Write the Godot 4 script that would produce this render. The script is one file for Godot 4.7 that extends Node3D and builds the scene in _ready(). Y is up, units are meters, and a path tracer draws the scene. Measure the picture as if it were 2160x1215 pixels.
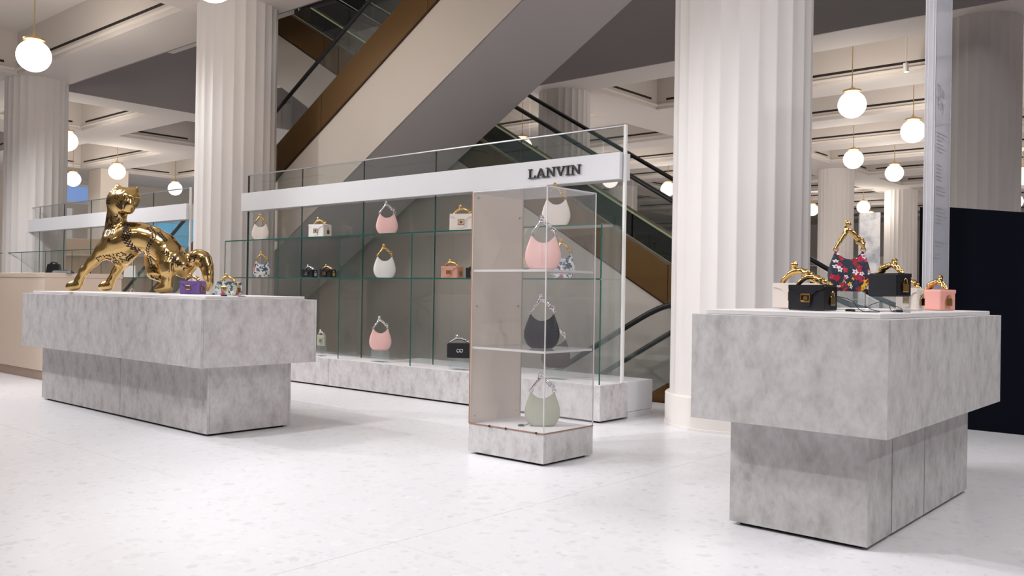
extends Node3D
# Department store hall: building axes x = along the display wall, z = towards the viewer, y up, metres.

const YAW := 0.71825
const EYE := 1.14
const SLOPE := 0.57735
const CEIL := 5.49
const BEAM := 5.27
const PANEL := 6.1
var M := {}
var used := {}
var rng := RandomNumberGenerator.new()

func _ready() -> void:
	rng.seed = 7
	var cam := Camera3D.new()
	cam.name = "camera"
	cam.fov = 36.1727
	cam.near = 0.05
	cam.far = 200.0
	cam.position = Vector3(0, EYE, 0)
	cam.rotation = Vector3(0.0034, YAW, 0.01591)
	add_child(cam)
	var env := Environment.new()
	env.background_mode = Environment.BG_COLOR
	env.background_color = Color(0.62, 0.75, 0.9)
	env.tonemap_mode = Environment.TONE_MAPPER_LINEAR
	env.tonemap_exposure = 0.625
	env.sdfgi_enabled = true
	env.ssao_enabled = true
	env.ssil_enabled = true
	var we := WorldEnvironment.new()
	we.name = "world_environment"
	we.environment = env
	add_child(we)
	make_materials()
	lighting()
	shell()
	escalators()
	wall_cases()
	tables()
	column_case()
	bags()
	cat_sculpture()
	pendants()
	background()

# ---------------------------------------------------------------- light
# unseen spotlights placed to light tables, display walls and columns: position, target, energy, cone, on fittings that stand above or beside the frame
func lighting() -> void:
	var keys := [
		[Vector3(-12.0, 5.2, -0.9), Vector3(-7.6, 0.6, -3.8), 26.0, 34.0, "first of the row, aimed at the gold cat table"],
		[Vector3(-6.0, 5.2, -0.4), Vector3(-1.9, 0.5, -4.5), 22.0, 34.0, "aimed at the right concrete table"],
		[Vector3(-6.6, 5.2, -1.4), Vector3(-3.8, 0.6, -4.6), 16.0, 34.0, "aimed at the tall acrylic case"],
		[Vector3(-9.4, 5.2, -3.0), Vector3(-6.4, 0.9, -6.4), 10.0, 40.0, "aimed at the middle of the display wall"],
		[Vector3(-12.9, 5.2, -3.2), Vector3(-9.2, 0.9, -6.4), 10.0, 40.0, "aimed at the left half of the display wall"],
		[Vector3(-0.8, 5.2, -1.6), Vector3(-3.6, 2.2, -7.1), 9.0, 30.0, "aimed at the big white column"],
		[Vector3(-12.6, 5.2, -2.0), Vector3(-11.7, 2.0, -7.1), 3.0, 45.0, "aimed at the fluted column behind the cat table"],
		[Vector3(-16.6, 5.2, -3.2), Vector3(-16.0, 2.0, -6.9), 24.0, 45.0, "aimed at the second display wall"],
		[Vector3(-15.4, 5.2, -4.2), Vector3(-12.5, 0.0, -6.0), 14.0, 50.0, "aimed at the floor behind the gold cat table"],
	]
	keys.append([Vector3(3.4, 5.2, -3.6), Vector3(-1.2, 0.7, -4.9), 9.0, 36.0, "over the right edge, aimed at the end of the right table"])  # out of view, placed to lighten the end of the right table
	for k in keys:
		spotlight(k[0], k[1], k[2], k[3], "unseen white cylinder ceiling spotlight " + k[4])
	# added fill panels above and behind the viewer, out of view
	for p in [Vector3(-6.0, 6.08, -1.5), Vector3(-2.0, 6.08, -1.5), Vector3(-10.5, 6.08, -1.5), Vector3(-4.0, 6.08, 2.2), Vector3(1.5, 6.08, -4.9), Vector3(-15.0, 6.08, -1.5)]:
		light_panel(p, Vector2(1.8, 1.8), 24.0 if p.x > 0.0 else 10.5)
	# extra wide downlights placed in a grid to light the far shop floor
	var xs := [-29.8, -22.9, -12.9, -5.2, 0.4]
	var zs := [-16.75, -23.4, -30.1, -40.2]
	for i in 5:
		for j in 4:
			if xs[i] < -20.0 and zs[j] < -30.0: continue
			var l := "extra white ceiling spotlight placed to light the far floor, %s row beyond the escalators, %s from the left" % [["first", "second", "third", "fourth"][j], (["first", "second", "third", "fourth", "fifth"] if j < 2 else ["", "", "first", "second", "third"])[i]]
			spotlight(Vector3(xs[i], 5.3, zs[j]), Vector3(xs[i] + 0.25, 0, zs[j] - 0.3), 8.5, 72.0, l)
	for q in [[Vector3(-23.9, 5.3, -8.4), "left of the globe behind the leftmost column"], [Vector3(-21.2, 5.3, -13.0), "by the left face of the escalator well"], [Vector3(-31.6, 5.3, -11.8), "far left near the outer wall"], [Vector3(-27.0, 5.3, -8.6), "in the far left coffer behind the leftmost column"], [Vector3(-29.3, 5.3, -6.0), "hidden behind the leftmost column"], [Vector3(-22.4, 5.3, -4.4), "left of the leftmost column"]]:
		var p: Vector3 = q[0]  # extra spots placed to light the left bays
		spotlight(p, p + Vector3(0.2, -5, -0.2), 6.5, 72.0, "extra white ceiling spotlight placed to light the left bays, " + q[1])
	# unseen panels placed high above to light the escalator well
	for p in [Vector3(-15.0, 10.45, -10.6), Vector3(-8.0, 10.45, -10.6), Vector3(-1.0, 10.45, -10.6), Vector3(-12.0, 10.45, -17.0), Vector3(-4.0, 10.45, -17.0)]:
		light_panel(p, Vector2(2.4, 2.0), 8.0)

func spotlight(at: Vector3, target: Vector3, energy: float, cone: float, label: String, lit := true) -> Node3D:
	var t := thing("placed_spotlight", label, "spotlight", at, "extra spotlights placed to light the far floor" if at.z < -7.0 else "unseen spotlights placed above the tables")
	var dir := (target - at).normalized()
	var st := mb()
	tube(st, [Vector3(0, PANEL - at.y, 0), Vector3(0, 0.05, 0)], 0.012, 8)
	obj("stem", st, M.white_metal, t)
	st = mb()
	tube(st, [-dir * 0.1, dir * 0.06], 0.045, 16)
	obj("body", st, M.white_metal, t)
	st = mb()
	tube(st, [dir * 0.061, dir * 0.066], 0.038, 16)
	obj("lens", st, M.lens, t)
	if lit:
		var l := SpotLight3D.new()
		l.name = "spot"
		l.position = dir * 0.09
		l.light_energy = energy
		l.light_color = Color(0.985, 0.99, 1.0)
		l.spot_angle = cone
		l.spot_angle_attenuation = 0.6
		l.spot_range = 30.0
		l.spot_attenuation = 2.0
		l.light_size = 0.09
		l.shadow_enabled = true
		t.add_child(l)
		l.look_at_from_position(at + dir * 0.09, target, Vector3.UP)
	return t

func light_panel(at: Vector3, size: Vector2, energy: float) -> void:
	var t := thing("unseen_light_panel", "unseen light panel placed out of view to light the hall", "light panel", at, "unseen panels placed to light the hall")
	var st := mb()
	bx(st, Vector3(-size.x / 2, -0.004, -size.y / 2), Vector3(size.x / 2, 0.02, size.y / 2), 0.002)
	obj("diffuser", st, M.panel_glow, t)
	var l := AreaLight3D.new()
	l.name = "area"
	l.area_size = size
	l.light_energy = energy
	l.light_color = Color(0.985, 0.99, 1.0)
	l.area_range = 60.0
	l.area_attenuation = 2.0
	l.shadow_enabled = true
	l.position = Vector3(0, -0.02, 0)
	l.rotation = Vector3(-PI / 2, 0, 0)
	t.add_child(l)

# ---------------------------------------------------------------- naming helpers
func numbered(called: String) -> String:
	used[called] = used.get(called, 0) + 1
	return called if used[called] == 1 else "%s_%03d" % [called, used[called] - 1]

func thing(called: String, label: String, category: String, at := Vector3.ZERO, group := "", turn := 0.0) -> Node3D:
	var o := Node3D.new()
	o.name = numbered(called)
	add_child(o, true)
	o.position = at
	o.rotation.y = turn
	o.set_meta("label", label)
	o.set_meta("category", category)
	if group: o.set_meta("group", group)
	return o

func tag(o: Node3D, label: String, category: String, group := "") -> Node3D:
	o.set_meta("label", label)
	o.set_meta("category", category)
	if group: o.set_meta("group", group)
	return o

func struct(called: String, label := "", category := "") -> Node3D:
	var o := Node3D.new()
	o.name = numbered(called)
	add_child(o, true)
	o.set_meta("kind", "structure")
	if label:
		o.set_meta("label", label)
		o.set_meta("category", category)
	return o

func obj(called: String, st: Variant, m: Material, parent: Node3D = self) -> MeshInstance3D:
	var o := MeshInstance3D.new()
	o.mesh = st.commit() if st is SurfaceTool else st
	o.material_override = null
	for i in o.mesh.get_surface_count():
		o.set_surface_override_material(i, m)
	if parent == self:
		o.name = numbered(called)
	else:
		o.name = called
	parent.add_child(o, true)
	return o

# ---------------------------------------------------------------- mesh helpers
func mb() -> SurfaceTool:
	var st := SurfaceTool.new()
	st.begin(Mesh.PRIMITIVE_TRIANGLES)
	return st

# a flat polygon whose visible side looks towards out
func poly(st: SurfaceTool, p: Array, out: Vector3) -> void:
	var n: Vector3 = (p[1] - p[0]).cross(p[2] - p[0])
	if n.length_squared() < 1e-16: return
	var q := p
	if n.dot(out) < 0.0:
		q = p.duplicate()
		q.reverse()
		n = -n
	n = n.normalized()
	for i in range(1, q.size() - 1):
		for v in [q[0], q[i + 1], q[i]]:
			st.set_normal(n)
			st.add_vertex(v)

func tri_n(st: SurfaceTool, a: Vector3, b: Vector3, c: Vector3, na: Vector3, nb: Vector3, nc: Vector3) -> void:
	if (b - a).cross(c - a).dot(na + nb + nc) > 0.0:
		st.set_normal(na); st.add_vertex(a)
		st.set_normal(nc); st.add_vertex(c)
		st.set_normal(nb); st.add_vertex(b)
	else:
		st.set_normal(na); st.add_vertex(a)
		st.set_normal(nb); st.add_vertex(b)
		st.set_normal(nc); st.add_vertex(c)

func quad_n(st: SurfaceTool, a: Vector3, b: Vector3, c: Vector3, d: Vector3, na: Vector3, nb: Vector3, nc: Vector3, nd: Vector3) -> void:
	tri_n(st, a, b, c, na, nb, nc)
	tri_n(st, a, c, d, na, nc, nd)

# box from corner a to corner b with chamfered edges
func bx(st: SurfaceTool, a: Vector3, b: Vector3, c := 0.0) -> void:
	var m := (a + b) / 2.0
	var h := ((b - a) / 2.0).abs()
	c = minf(c, minf(h.x, minf(h.y, h.z)) * 0.9)
	for k in 3:
		var u := (k + 1) % 3
		var w := (k + 2) % 3
		for s in [-1.0, 1.0]:
			var pts := []
			for q in [[-1, -1], [1, -1], [1, 1], [-1, 1]]:
				var v := Vector3.ZERO
				v[k] = s * h[k]
				v[u] = q[0] * (h[u] - c)
				v[w] = q[1] * (h[w] - c)
				pts.append(m + v)
			var o := Vector3.ZERO
			o[k] = s
			poly(st, pts, o)
		if c > 0.0:
			for s in [-1.0, 1.0]:
				for r in [-1.0, 1.0]:
					var pts := []
					for e in [-1.0, 1.0]:
						var v := Vector3.ZERO
						v[k] = e * (h[k] - c); v[u] = s * h[u]; v[w] = r * (h[w] - c)
						pts.append(m + v)
					for e in [1.0, -1.0]:
						var v := Vector3.ZERO
						v[k] = e * (h[k] - c); v[u] = s * (h[u] - c); v[w] = r * h[w]
						pts.append(m + v)
					var o := Vector3.ZERO
					o[u] = s; o[w] = r
					poly(st, pts, o)
	if c > 0.0:
		for sx in [-1.0, 1.0]:
			for sy in [-1.0, 1.0]:
				for sz in [-1.0, 1.0]:
					var s := Vector3(sx, sy, sz)
					poly(st, [m + s * Vector3(h.x, h.y - c, h.z - c), m + s * Vector3(h.x - c, h.y, h.z - c), m + s * Vector3(h.x - c, h.y - c, h.z)], s)

func box(called: String, a: Vector3, b: Vector3, m: Material, parent: Node3D = self, c := 0.002) -> MeshInstance3D:
	var st := mb()
	bx(st, a, b, c)
	return obj(called, st, m, parent)

# a round bar through points, with a radius for each
func tube(st: SurfaceTool, pts: Array, rad: Variant, n := 8, caps := true, flat := 1.0) -> void:
	var rings := []
	var norms := []
	var up := Vector3.UP
	var d0: Vector3 = (pts[1] - pts[0]).normalized()
	if absf(d0.dot(up)) > 0.95: up = Vector3.RIGHT
	var side := d0.cross(up).normalized()
	for i in pts.size():
		var d: Vector3 = (pts[mini(i + 1, pts.size() - 1)] - pts[maxi(i - 1, 0)]).normalized()
		side = (side - d * side.dot(d)).normalized()
		var b := d.cross(side)
		var r: float = rad if rad is float else rad[i]
		var ring := []
		var nr := []
		for j in n:
			var a := TAU * j / n
			var v := side * cos(a) + b * sin(a) * flat
			ring.append(pts[i] + v * r)
			nr.append((side * cos(a) + b * sin(a)).normalized())
		rings.append(ring)
		norms.append(nr)
	for i in pts.size() - 1:
		for j in n:
			var k := (j + 1) % n
			quad_n(st, rings[i][j], rings[i][k], rings[i + 1][k], rings[i + 1][j], norms[i][j], norms[i][k], norms[i + 1][k], norms[i + 1][j])
	if caps:
		poly(st, rings[0], pts[0] - pts[1])
		poly(st, rings[-1], pts[-1] - pts[-2])

# turned shape: profile of (radius, height), smooth round the axis; smooth profile too when soft
func lathe(st: SurfaceTool, prof: Array, n := 32, at := Vector3.ZERO, soft := false) -> void:
	var nn := []
	for i in prof.size() - 1:
		var d: Vector2 = prof[i + 1] - prof[i]
		nn.append(Vector2(d.y, -d.x).normalized())
	for i in prof.size() - 1:
		var n0: Vector2 = nn[i]
		var n1: Vector2 = nn[i]
		if soft:
			if i > 0: n0 = (nn[i] + nn[i - 1]).normalized()
			if i < nn.size() - 1: n1 = (nn[i] + nn[i + 1]).normalized()
		for j in n:
			var a := TAU * j / n
			var b := TAU * (j + 1) / n
			var ca := Vector3(cos(a), 0, sin(a))
			var cb := Vector3(cos(b), 0, sin(b))
			var p: Vector2 = prof[i]
			var q: Vector2 = prof[i + 1]
			var up := Vector3.UP
			quad_n(st, at + ca * p.x + up * p.y, at + cb * p.x + up * p.y, at + cb * q.x + up * q.y, at + ca * q.x + up * q.y,
				ca * n0.x + up * n0.y, cb * n0.x + up * n0.y, cb * n1.x + up * n1.y, ca * n1.x + up * n1.y)

# outline in x and y pushed from z1 to z2
func prism(st: SurfaceTool, outline: Array, z1: float, z2: float) -> void:
	var pp := PackedVector2Array(outline)
	var idx := Geometry2D.triangulate_polygon(pp)
	for i in range(0, idx.size(), 3):
		for zz in [z1, z2]:
			var out := Vector3(0, 0, 1.0 if zz == maxf(z1, z2) else -1.0)
			poly(st, [Vector3(pp[idx[i]].x, pp[idx[i]].y, zz), Vector3(pp[idx[i + 1]].x, pp[idx[i + 1]].y, zz), Vector3(pp[idx[i + 2]].x, pp[idx[i + 2]].y, zz)], out)
	for i in pp.size():
		var a := pp[i]
		var b := pp[(i + 1) % pp.size()]
		if a.distance_squared_to(b) < 1e-10: continue
		var o := (b - a).orthogonal().normalized()
		if Geometry2D.is_point_in_polygon((a + b) / 2.0 + o * 0.0003, pp): o = -o
		poly(st, [Vector3(a.x, a.y, z1), Vector3(b.x, b.y, z1), Vector3(b.x, b.y, z2), Vector3(a.x, a.y, z2)], Vector3(o.x, o.y, 0))

func ring(st: SurfaceTool, c: Vector3, ax: Vector3, r: float, w: float, n := 14) -> void:
	var u := ax.cross(Vector3.UP if absf(ax.y) < 0.9 else Vector3.RIGHT).normalized()
	var v := ax.cross(u).normalized()
	var pts := []
	for i in n + 1:
		var a := TAU * i / n
		pts.append(c + (u * cos(a) + v * sin(a)) * r)
	tube(st, pts, w, 6, false)

# smooth body round tapered bones [a, ra, b, rb], meshed as surface nets
func sdf_grid(bones: Array, cell: float, k: float) -> Dictionary:
	var lo := Vector3.INF
	var hi := -Vector3.INF
	for b in bones:
		for e in [[b[0], b[1]], [b[2], b[3]]]:
			lo = lo.min(e[0] - Vector3.ONE * (e[1] + 3.0 * cell))
			hi = hi.max(e[0] + Vector3.ONE * (e[1] + 3.0 * cell))
	var nx := int((hi.x - lo.x) / cell) + 2
	var ny := int((hi.y - lo.y) / cell) + 2
	var nz := int((hi.z - lo.z) / cell) + 2
	var f := PackedFloat32Array()
	f.resize(nx * ny * nz)
	f.fill(1.0)
	var pad := k + 2.5 * cell
	for b in bones:
		var a: Vector3 = b[0]
		var ra: float = b[1]
		var c: Vector3 = b[2]
		var rb: float = b[3]
		var ba := c - a
		var inv := 1.0 / maxf(ba.length_squared(), 1e-9)
		var p0 := (a - Vector3.ONE * (ra + pad)).min(c - Vector3.ONE * (rb + pad))
		var p1 := (a + Vector3.ONE * (ra + pad)).max(c + Vector3.ONE * (rb + pad))
		var i0 := maxi(0, int((p0.x - lo.x) / cell))
		var i1 := mini(nx - 1, int((p1.x - lo.x) / cell) + 1)
		var j0 := maxi(0, int((p0.y - lo.y) / cell))
		var j1 := mini(ny - 1, int((p1.y - lo.y) / cell) + 1)
		var k0 := maxi(0, int((p0.z - lo.z) / cell))
		var k1 := mini(nz - 1, int((p1.z - lo.z) / cell) + 1)
		for kk in range(k0, k1 + 1):
			for j in range(j0, j1 + 1):
				var row := (kk * ny + j) * nx
				for i in range(i0, i1 + 1):
					var pa := lo + Vector3(i, j, kk) * cell - a
					var t := clampf(pa.dot(ba) * inv, 0.0, 1.0)
					var d := (pa - ba * t).length() - ra - (rb - ra) * t
					var g := f[row + i]
					var h := k - absf(d - g)
					f[row + i] = minf(d, g) - (h * h / (4.0 * k) if h > 0.0 else 0.0)
	return {"f": f, "lo": lo, "cell": cell, "nx": nx, "ny": ny, "nz": nz}

func sdf_mesh(g: Dictionary) -> ArrayMesh:
	var f: PackedFloat32Array = g.f
	var nx: int = g.nx
	var ny: int = g.ny
	var nz: int = g.nz
	var lo: Vector3 = g.lo
	var cell: float = g.cell
	var vid := PackedInt32Array()
	vid.resize(nx * ny * nz)
	vid.fill(-1)
	var vs := PackedVector3Array()
	var ns := PackedVector3Array()
	var ix := PackedInt32Array()
	var off := [0, 1, nx, nx + 1, nx * ny, nx * ny + 1, nx * ny + nx, nx * ny + nx + 1]
	for kk in nz - 1:
		for j in ny - 1:
			var row := (kk * ny + j) * nx
			for i in nx - 1:
				var q := row + i
				if f[q] > 0.5 or absf(f[q]) > 2.0 * cell: continue
				var neg := 0
				for o in off:
					if f[q + o] < 0.0: neg += 1
				if neg == 0 or neg == 8: continue
				var sum := Vector3.ZERO
				var cnt := 0
				for e in [[0, 1], [2, 3], [4, 5], [6, 7], [0, 2], [1, 3], [4, 6], [5, 7], [0, 4], [1, 5], [2, 6], [3, 7]]:
					var d0 := f[q + off[e[0]]]
					var d1 := f[q + off[e[1]]]
					if (d0 < 0.0) != (d1 < 0.0):
						var t := d0 / (d0 - d1)
						var c0 := Vector3(e[0] & 1, (e[0] >> 1) & 1, e[0] >> 2)
						var c1 := Vector3(e[1] & 1, (e[1] >> 1) & 1, e[1] >> 2)
						sum += c0.lerp(c1, t)
						cnt += 1
				vid[q] = vs.size()
				vs.append(lo + (Vector3(i, j, kk) + sum / cnt) * cell)
				var gx := f[q + 1] + f[q + off[3]] + f[q + off[5]] + f[q + off[7]] - f[q] - f[q + off[2]] - f[q + off[4]] - f[q + off[6]]
				var gy := f[q + off[2]] + f[q + off[3]] + f[q + off[6]] + f[q + off[7]] - f[q] - f[q + 1] - f[q + off[4]] - f[q + off[5]]
				var gz := f[q + off[4]] + f[q + off[5]] + f[q + off[6]] + f[q + off[7]] - f[q] - f[q + 1] - f[q + off[2]] - f[q + off[3]]
				ns.append(Vector3(gx, gy, gz).normalized())
	var step := [1, nx, nx * ny]
	for kk in range(1, nz - 1):
		for j in range(1, ny - 1):
			for i in range(1, nx - 1):
				var q := (kk * ny + j) * nx + i
				if absf(f[q]) > 2.0 * cell: continue
				for ax in 3:
					var a := f[q] < 0.0
					if a == (f[q + step[ax]] < 0.0): continue
					var u: int = step[(ax + 1) % 3]
					var w: int = step[(ax + 2) % 3]
					var c := [vid[q], vid[q - u], vid[q - u - w], vid[q - w]]
					if c.min() < 0: continue
					if a: ix.append_array([c[0], c[2], c[1], c[0], c[3], c[2]])
					else: ix.append_array([c[0], c[1], c[2], c[0], c[2], c[3]])
	var arr := []
	arr.resize(Mesh.ARRAY_MAX)
	arr[Mesh.ARRAY_VERTEX] = vs
	arr[Mesh.ARRAY_NORMAL] = ns
	arr[Mesh.ARRAY_INDEX] = ix
	var am := ArrayMesh.new()
	am.add_surface_from_arrays(Mesh.PRIMITIVE_TRIANGLES, arr)
	return am

# chain of bones through [x, y, z, r] joints
func chain(bones: Array, js: Array, s := 1.0, o := Vector3.ZERO) -> void:
	for i in js.size() - 1:
		var a: Array = js[i]
		var b: Array = js[i + 1]
		bones.append([o + Vector3(a[0], a[1], a[2]) * s, a[3] * s, o + Vector3(b[0], b[1], b[2]) * s, b[3] * s])

func ball(bones: Array, x: float, y: float, z: float, r: float, s := 1.0, o := Vector3.ZERO) -> void:
	var p := o + Vector3(x, y, z) * s
	bones.append([p, r * s, p + Vector3(0.0005, 0, 0), r * s])

# ---------------------------------------------------------------- materials
func mat(called: String, c: Color, rough := 0.6, metal := 0.0) -> StandardMaterial3D:
	var m := StandardMaterial3D.new()
	m.resource_name = called
	m.albedo_color = c
	m.roughness = rough
	m.metallic = metal
	M[called] = m
	return m

func noise_tex(freq: float, oct: int, sd: int, ramp: Array, size := 512, kind := FastNoiseLite.TYPE_SIMPLEX_SMOOTH) -> NoiseTexture2D:
	var n := FastNoiseLite.new()
	n.seed = sd
	n.noise_type = kind
	n.frequency = freq
	n.fractal_octaves = oct
	n.fractal_gain = 0.6
	var t := NoiseTexture2D.new()
	t.width = size
	t.height = size
	t.seamless = true
	t.noise = n
	var g := Gradient.new()
	var offs := PackedFloat32Array()
	var cols := PackedColorArray()
	for r in ramp:
		offs.append(r[0])
		cols.append(r[1])
	g.offsets = offs
	g.colors = cols
	t.color_ramp = g
	return t

func tri(m: StandardMaterial3D, scale: Vector3, world := true) -> void:
	m.uv1_triplanar = true
	m.uv1_world_triplanar = world
	m.uv1_scale = scale
	m.uv1_triplanar_sharpness = 8.0

func glassy(called: String, c: Color) -> StandardMaterial3D:
	var m := mat(called, c, 0.02)
	m.transparency = BaseMaterial3D.TRANSPARENCY_ALPHA
	return m

func make_materials() -> void:
	var m := mat("concrete", Color.WHITE, 0.62)
	m.albedo_texture = noise_tex(0.0065, 7, 11, [[0.0, Color8(176, 172, 172)], [0.28, Color8(196, 192, 192)], [0.48, Color8(207, 203, 203)], [0.75, Color8(213, 210, 210)], [1.0, Color8(217, 214, 214)]], 1024)
	tri(m, Vector3(0.95, 0.62, 0.95))
	m.detail_enabled = true
	m.detail_blend_mode = BaseMaterial3D.BLEND_MODE_MUL
	m.detail_albedo = noise_tex(0.05, 4, 5, [[0.0, Color8(234, 232, 232)], [0.5, Color8(248, 247, 247)], [1.0, Color8(255, 255, 255)]], 512)
	m.detail_uv_layer = BaseMaterial3D.DETAIL_UV_1
	m = mat("terrazzo", Color.WHITE, 0.3)
	m.albedo_texture = terrazzo()
	tri(m, Vector3(0.4, 0.4, 0.4))
	m.metallic_specular = 0.5
	mat("board_white", Color8(226, 222, 222), 0.55)
	mat("case_white", Color8(214, 213, 216), 0.45)
	mat("plaster", Color8(226, 219, 211), 0.8)
	mat("plaster_beam", Color8(214, 206, 200), 0.8)
	mat("column_paint", Color8(224, 218, 215), 0.5)
	mat("column_base", Color8(228, 221, 216), 0.5)
	mat("fascia_grey", Color8(140, 132, 130), 0.7)
	mat("fascia_dark", Color8(150, 142, 141), 0.7)
	mat("soffit_grey", Color8(212, 206, 205), 0.6)
	mat("cladding", Color8(214, 203, 192), 0.65)
	mat("cladding_shaded", Color8(200, 192, 182), 0.65)  # cladding toned down for the shade under the far escalator
	m = mat("bronze", Color8(106, 78, 42), 0.34, 0.55)
	mat("bronze_line", Color8(74, 52, 40), 0.3, 0.8)
	mat("black_rubber", Color8(22, 21, 22), 0.45)
	mat("black_panel", Color8(20, 20, 24), 0.25)
	mat("step_metal", Color8(70, 70, 72), 0.4, 0.7)
	m = mat("led", Color8(190, 200, 160), 0.5)
	m.emission_enabled = true
	m.emission = Color8(200, 215, 160)
	m.emission_energy_multiplier = 0.35
	mat("slot", Color8(34, 28, 26), 0.7)
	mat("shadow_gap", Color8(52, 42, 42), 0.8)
	mat("white_metal", Color8(225, 224, 222), 0.4)
	mat("steel", Color8(200, 200, 204), 0.3, 0.9)
	m = mat("lens", Color8(255, 250, 240), 0.4)
	m.emission_enabled = true
	m.emission = Color8(255, 246, 232)
	m.emission_energy_multiplier = 5.0
	m = mat("panel_glow", Color8(255, 252, 246), 0.6)
	m.emission_enabled = true
	m.emission = Color8(255, 246, 236)
	m.emission_energy_multiplier = 1.2
	m = mat("globe", Color8(255, 252, 246), 0.35)
	m.emission_enabled = true
	m.emission = Color8(255, 247, 236)
	m.emission_energy_multiplier = 2.2
	mat("brass", Color8(222, 190, 140), 0.25, 1.0)
	mat("gold", Color8(212, 180, 122), 0.12, 1.0)
	mat("gold_small", Color8(222, 184, 118), 0.17, 1.0)
	mat("silver", Color8(214, 210, 212), 0.14, 1.0)
	mat("marking", Color8(38, 26, 20), 0.3)
	glassy("glass", Color(0.4, 0.54, 0.52, 0.045))
	glassy("glass_clear", Color(0.75, 0.8, 0.8, 0.03))
	glassy("glass_smoke", Color(0.3, 0.36, 0.34, 0.08))
	glassy("acrylic", Color(0.86, 0.86, 0.88, 0.03))
	glassy("acrylic_block", Color(0.72, 0.8, 0.82, 0.14))
	glassy("acrylic_pale", Color(0.84, 0.84, 0.88, 0.3))
	glassy("acrylic_milky", Color(0.86, 0.86, 0.9, 0.5))
	mat("glass_edge", Color8(34, 88, 80), 0.15)
	mat("acrylic_edge", Color8(206, 202, 200), 0.3)
	m = mat("tinted_back", Color8(222, 208, 194), 0.2)
	mat("peach_edge", Color8(150, 112, 90), 0.3)
	mat("lettering", Color8(9, 9, 10), 0.5)
	mat("counter_wood", Color8(232, 212, 194), 0.5)
	m.detail_enabled = false
	mat("counter_kick", Color8(176, 152, 136), 0.5)
	m = mat("void_black", Color8(14, 15, 24), 0.9)
	m.metallic_specular = 0.15
	mat("print_grey", Color8(150, 147, 148), 0.7)
	mat("leather_cream", Color8(228, 216, 208), 0.45)
	mat("leather_white", Color8(226, 222, 218), 0.45)
	m = mat("leather_pink", Color8(236, 190, 184), 0.45)
	mat("leather_rose", Color8(224, 160, 150), 0.45)
	mat("leather_salmon", Color8(200, 146, 128), 0.45)
	mat("leather_black", Color8(24, 24, 30), 0.38)
	mat("leather_purple", Color8(126, 98, 170), 0.5)
	mat("leather_sage", Color8(178, 180, 160), 0.5)
	mat("leather_brown", Color8(58, 50, 48), 0.45)
	mat("lining_dark", Color8(30, 28, 30), 0.8)
	for f in [["floral_dark", Color8(28, 42, 58), [Color8(168, 18, 54), Color8(196, 34, 80), Color8(238, 230, 232), Color8(238, 190, 40), Color8(170, 20, 44)], 3], ["floral_light", Color8(206, 208, 206), [Color8(60, 92, 120), Color8(226, 206, 130), Color8(190, 70, 110), Color8(44, 62, 70), Color8(150, 170, 200), Color8(232, 226, 220), Color8(90, 110, 90)], 9]]:
		m = mat(f[0], Color.WHITE, 0.7)
		m.albedo_texture = floral(f[1], f[2], f[3])
		tri(m, Vector3(3.7, 3.7, 3.7), false)
	mat("display_rose", Color8(214, 60, 110), 0.5)
	mat("display_grey", Color8(120, 116, 114), 0.6)
	mat("display_tan", Color8(204, 176, 150), 0.6)
	mat("display_dark", Color8(60, 54, 52), 0.6)
	m = mat("marble", Color.WHITE, 0.25)
	m.albedo_texture = noise_tex(0.01, 5, 21, [[0.0, Color8(150, 156, 170)], [0.4, Color8(214, 216, 222)], [0.6, Color8(236, 236, 240)], [1.0, Color8(244, 244, 246)]], 256)
	tri(m, Vector3(0.5, 0.5, 0.5))
	m = mat("window_glow", Color8(120, 170, 200), 0.5)
	m.emission_enabled = true
	m.emission = Color8(96, 190, 236)
	m.emission_energy_multiplier = 0.9
	m = mat("sky_glow", Color8(120, 150, 200), 0.5)
	m.emission_enabled = true
	m.emission = Color8(130, 165, 226)
	m.emission_energy_multiplier = 0.8

func disc(im: Image, cx: float, cy: float, rx: float, ry: float, rot: float, c: Color, lumps := 0.0) -> void:
	var n := im.get_width()
	var r := int(maxf(rx, ry)) + 2
	for dy in range(-r, r + 1):
		for dx in range(-r, r + 1):
			var u := (dx * cos(rot) + dy * sin(rot)) / rx
			var v := (-dx * sin(rot) + dy * cos(rot)) / ry
			var d := sqrt(u * u + v * v)
			if d > 1.3: continue
			if lumps > 0.0: d *= 1.0 + lumps * sin(5.0 * atan2(v, u))
			if d <= 1.0:
				im.set_pixel(posmod(int(cx) + dx, n), posmod(int(cy) + dy, n), c)

func terrazzo() -> ImageTexture:
	var n := 1024
	var im := Image.create(n, n, false, Image.FORMAT_RGB8)
	im.fill(Color8(229, 227, 230))
	var r := RandomNumberGenerator.new()
	r.seed = 31
	var tones := [Color8(233, 231, 234), Color8(223, 220, 222), Color8(227, 222, 221), Color8(219, 216, 219), Color8(236, 234, 237), Color8(224, 221, 225), Color8(211, 207, 208)]
	for i in 2600:
		var s := r.randf_range(2.0, 8.0) if i % 9 else r.randf_range(8.0, 17.0)
		disc(im, r.randf() * n, r.randf() * n, s, s * r.randf_range(0.45, 0.9), r.randf() * PI, tones[r.randi() % tones.size()].lerp(Color8(229, 227, 230), 0.35), 0.14)
	return ImageTexture.create_from_image(im)

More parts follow.
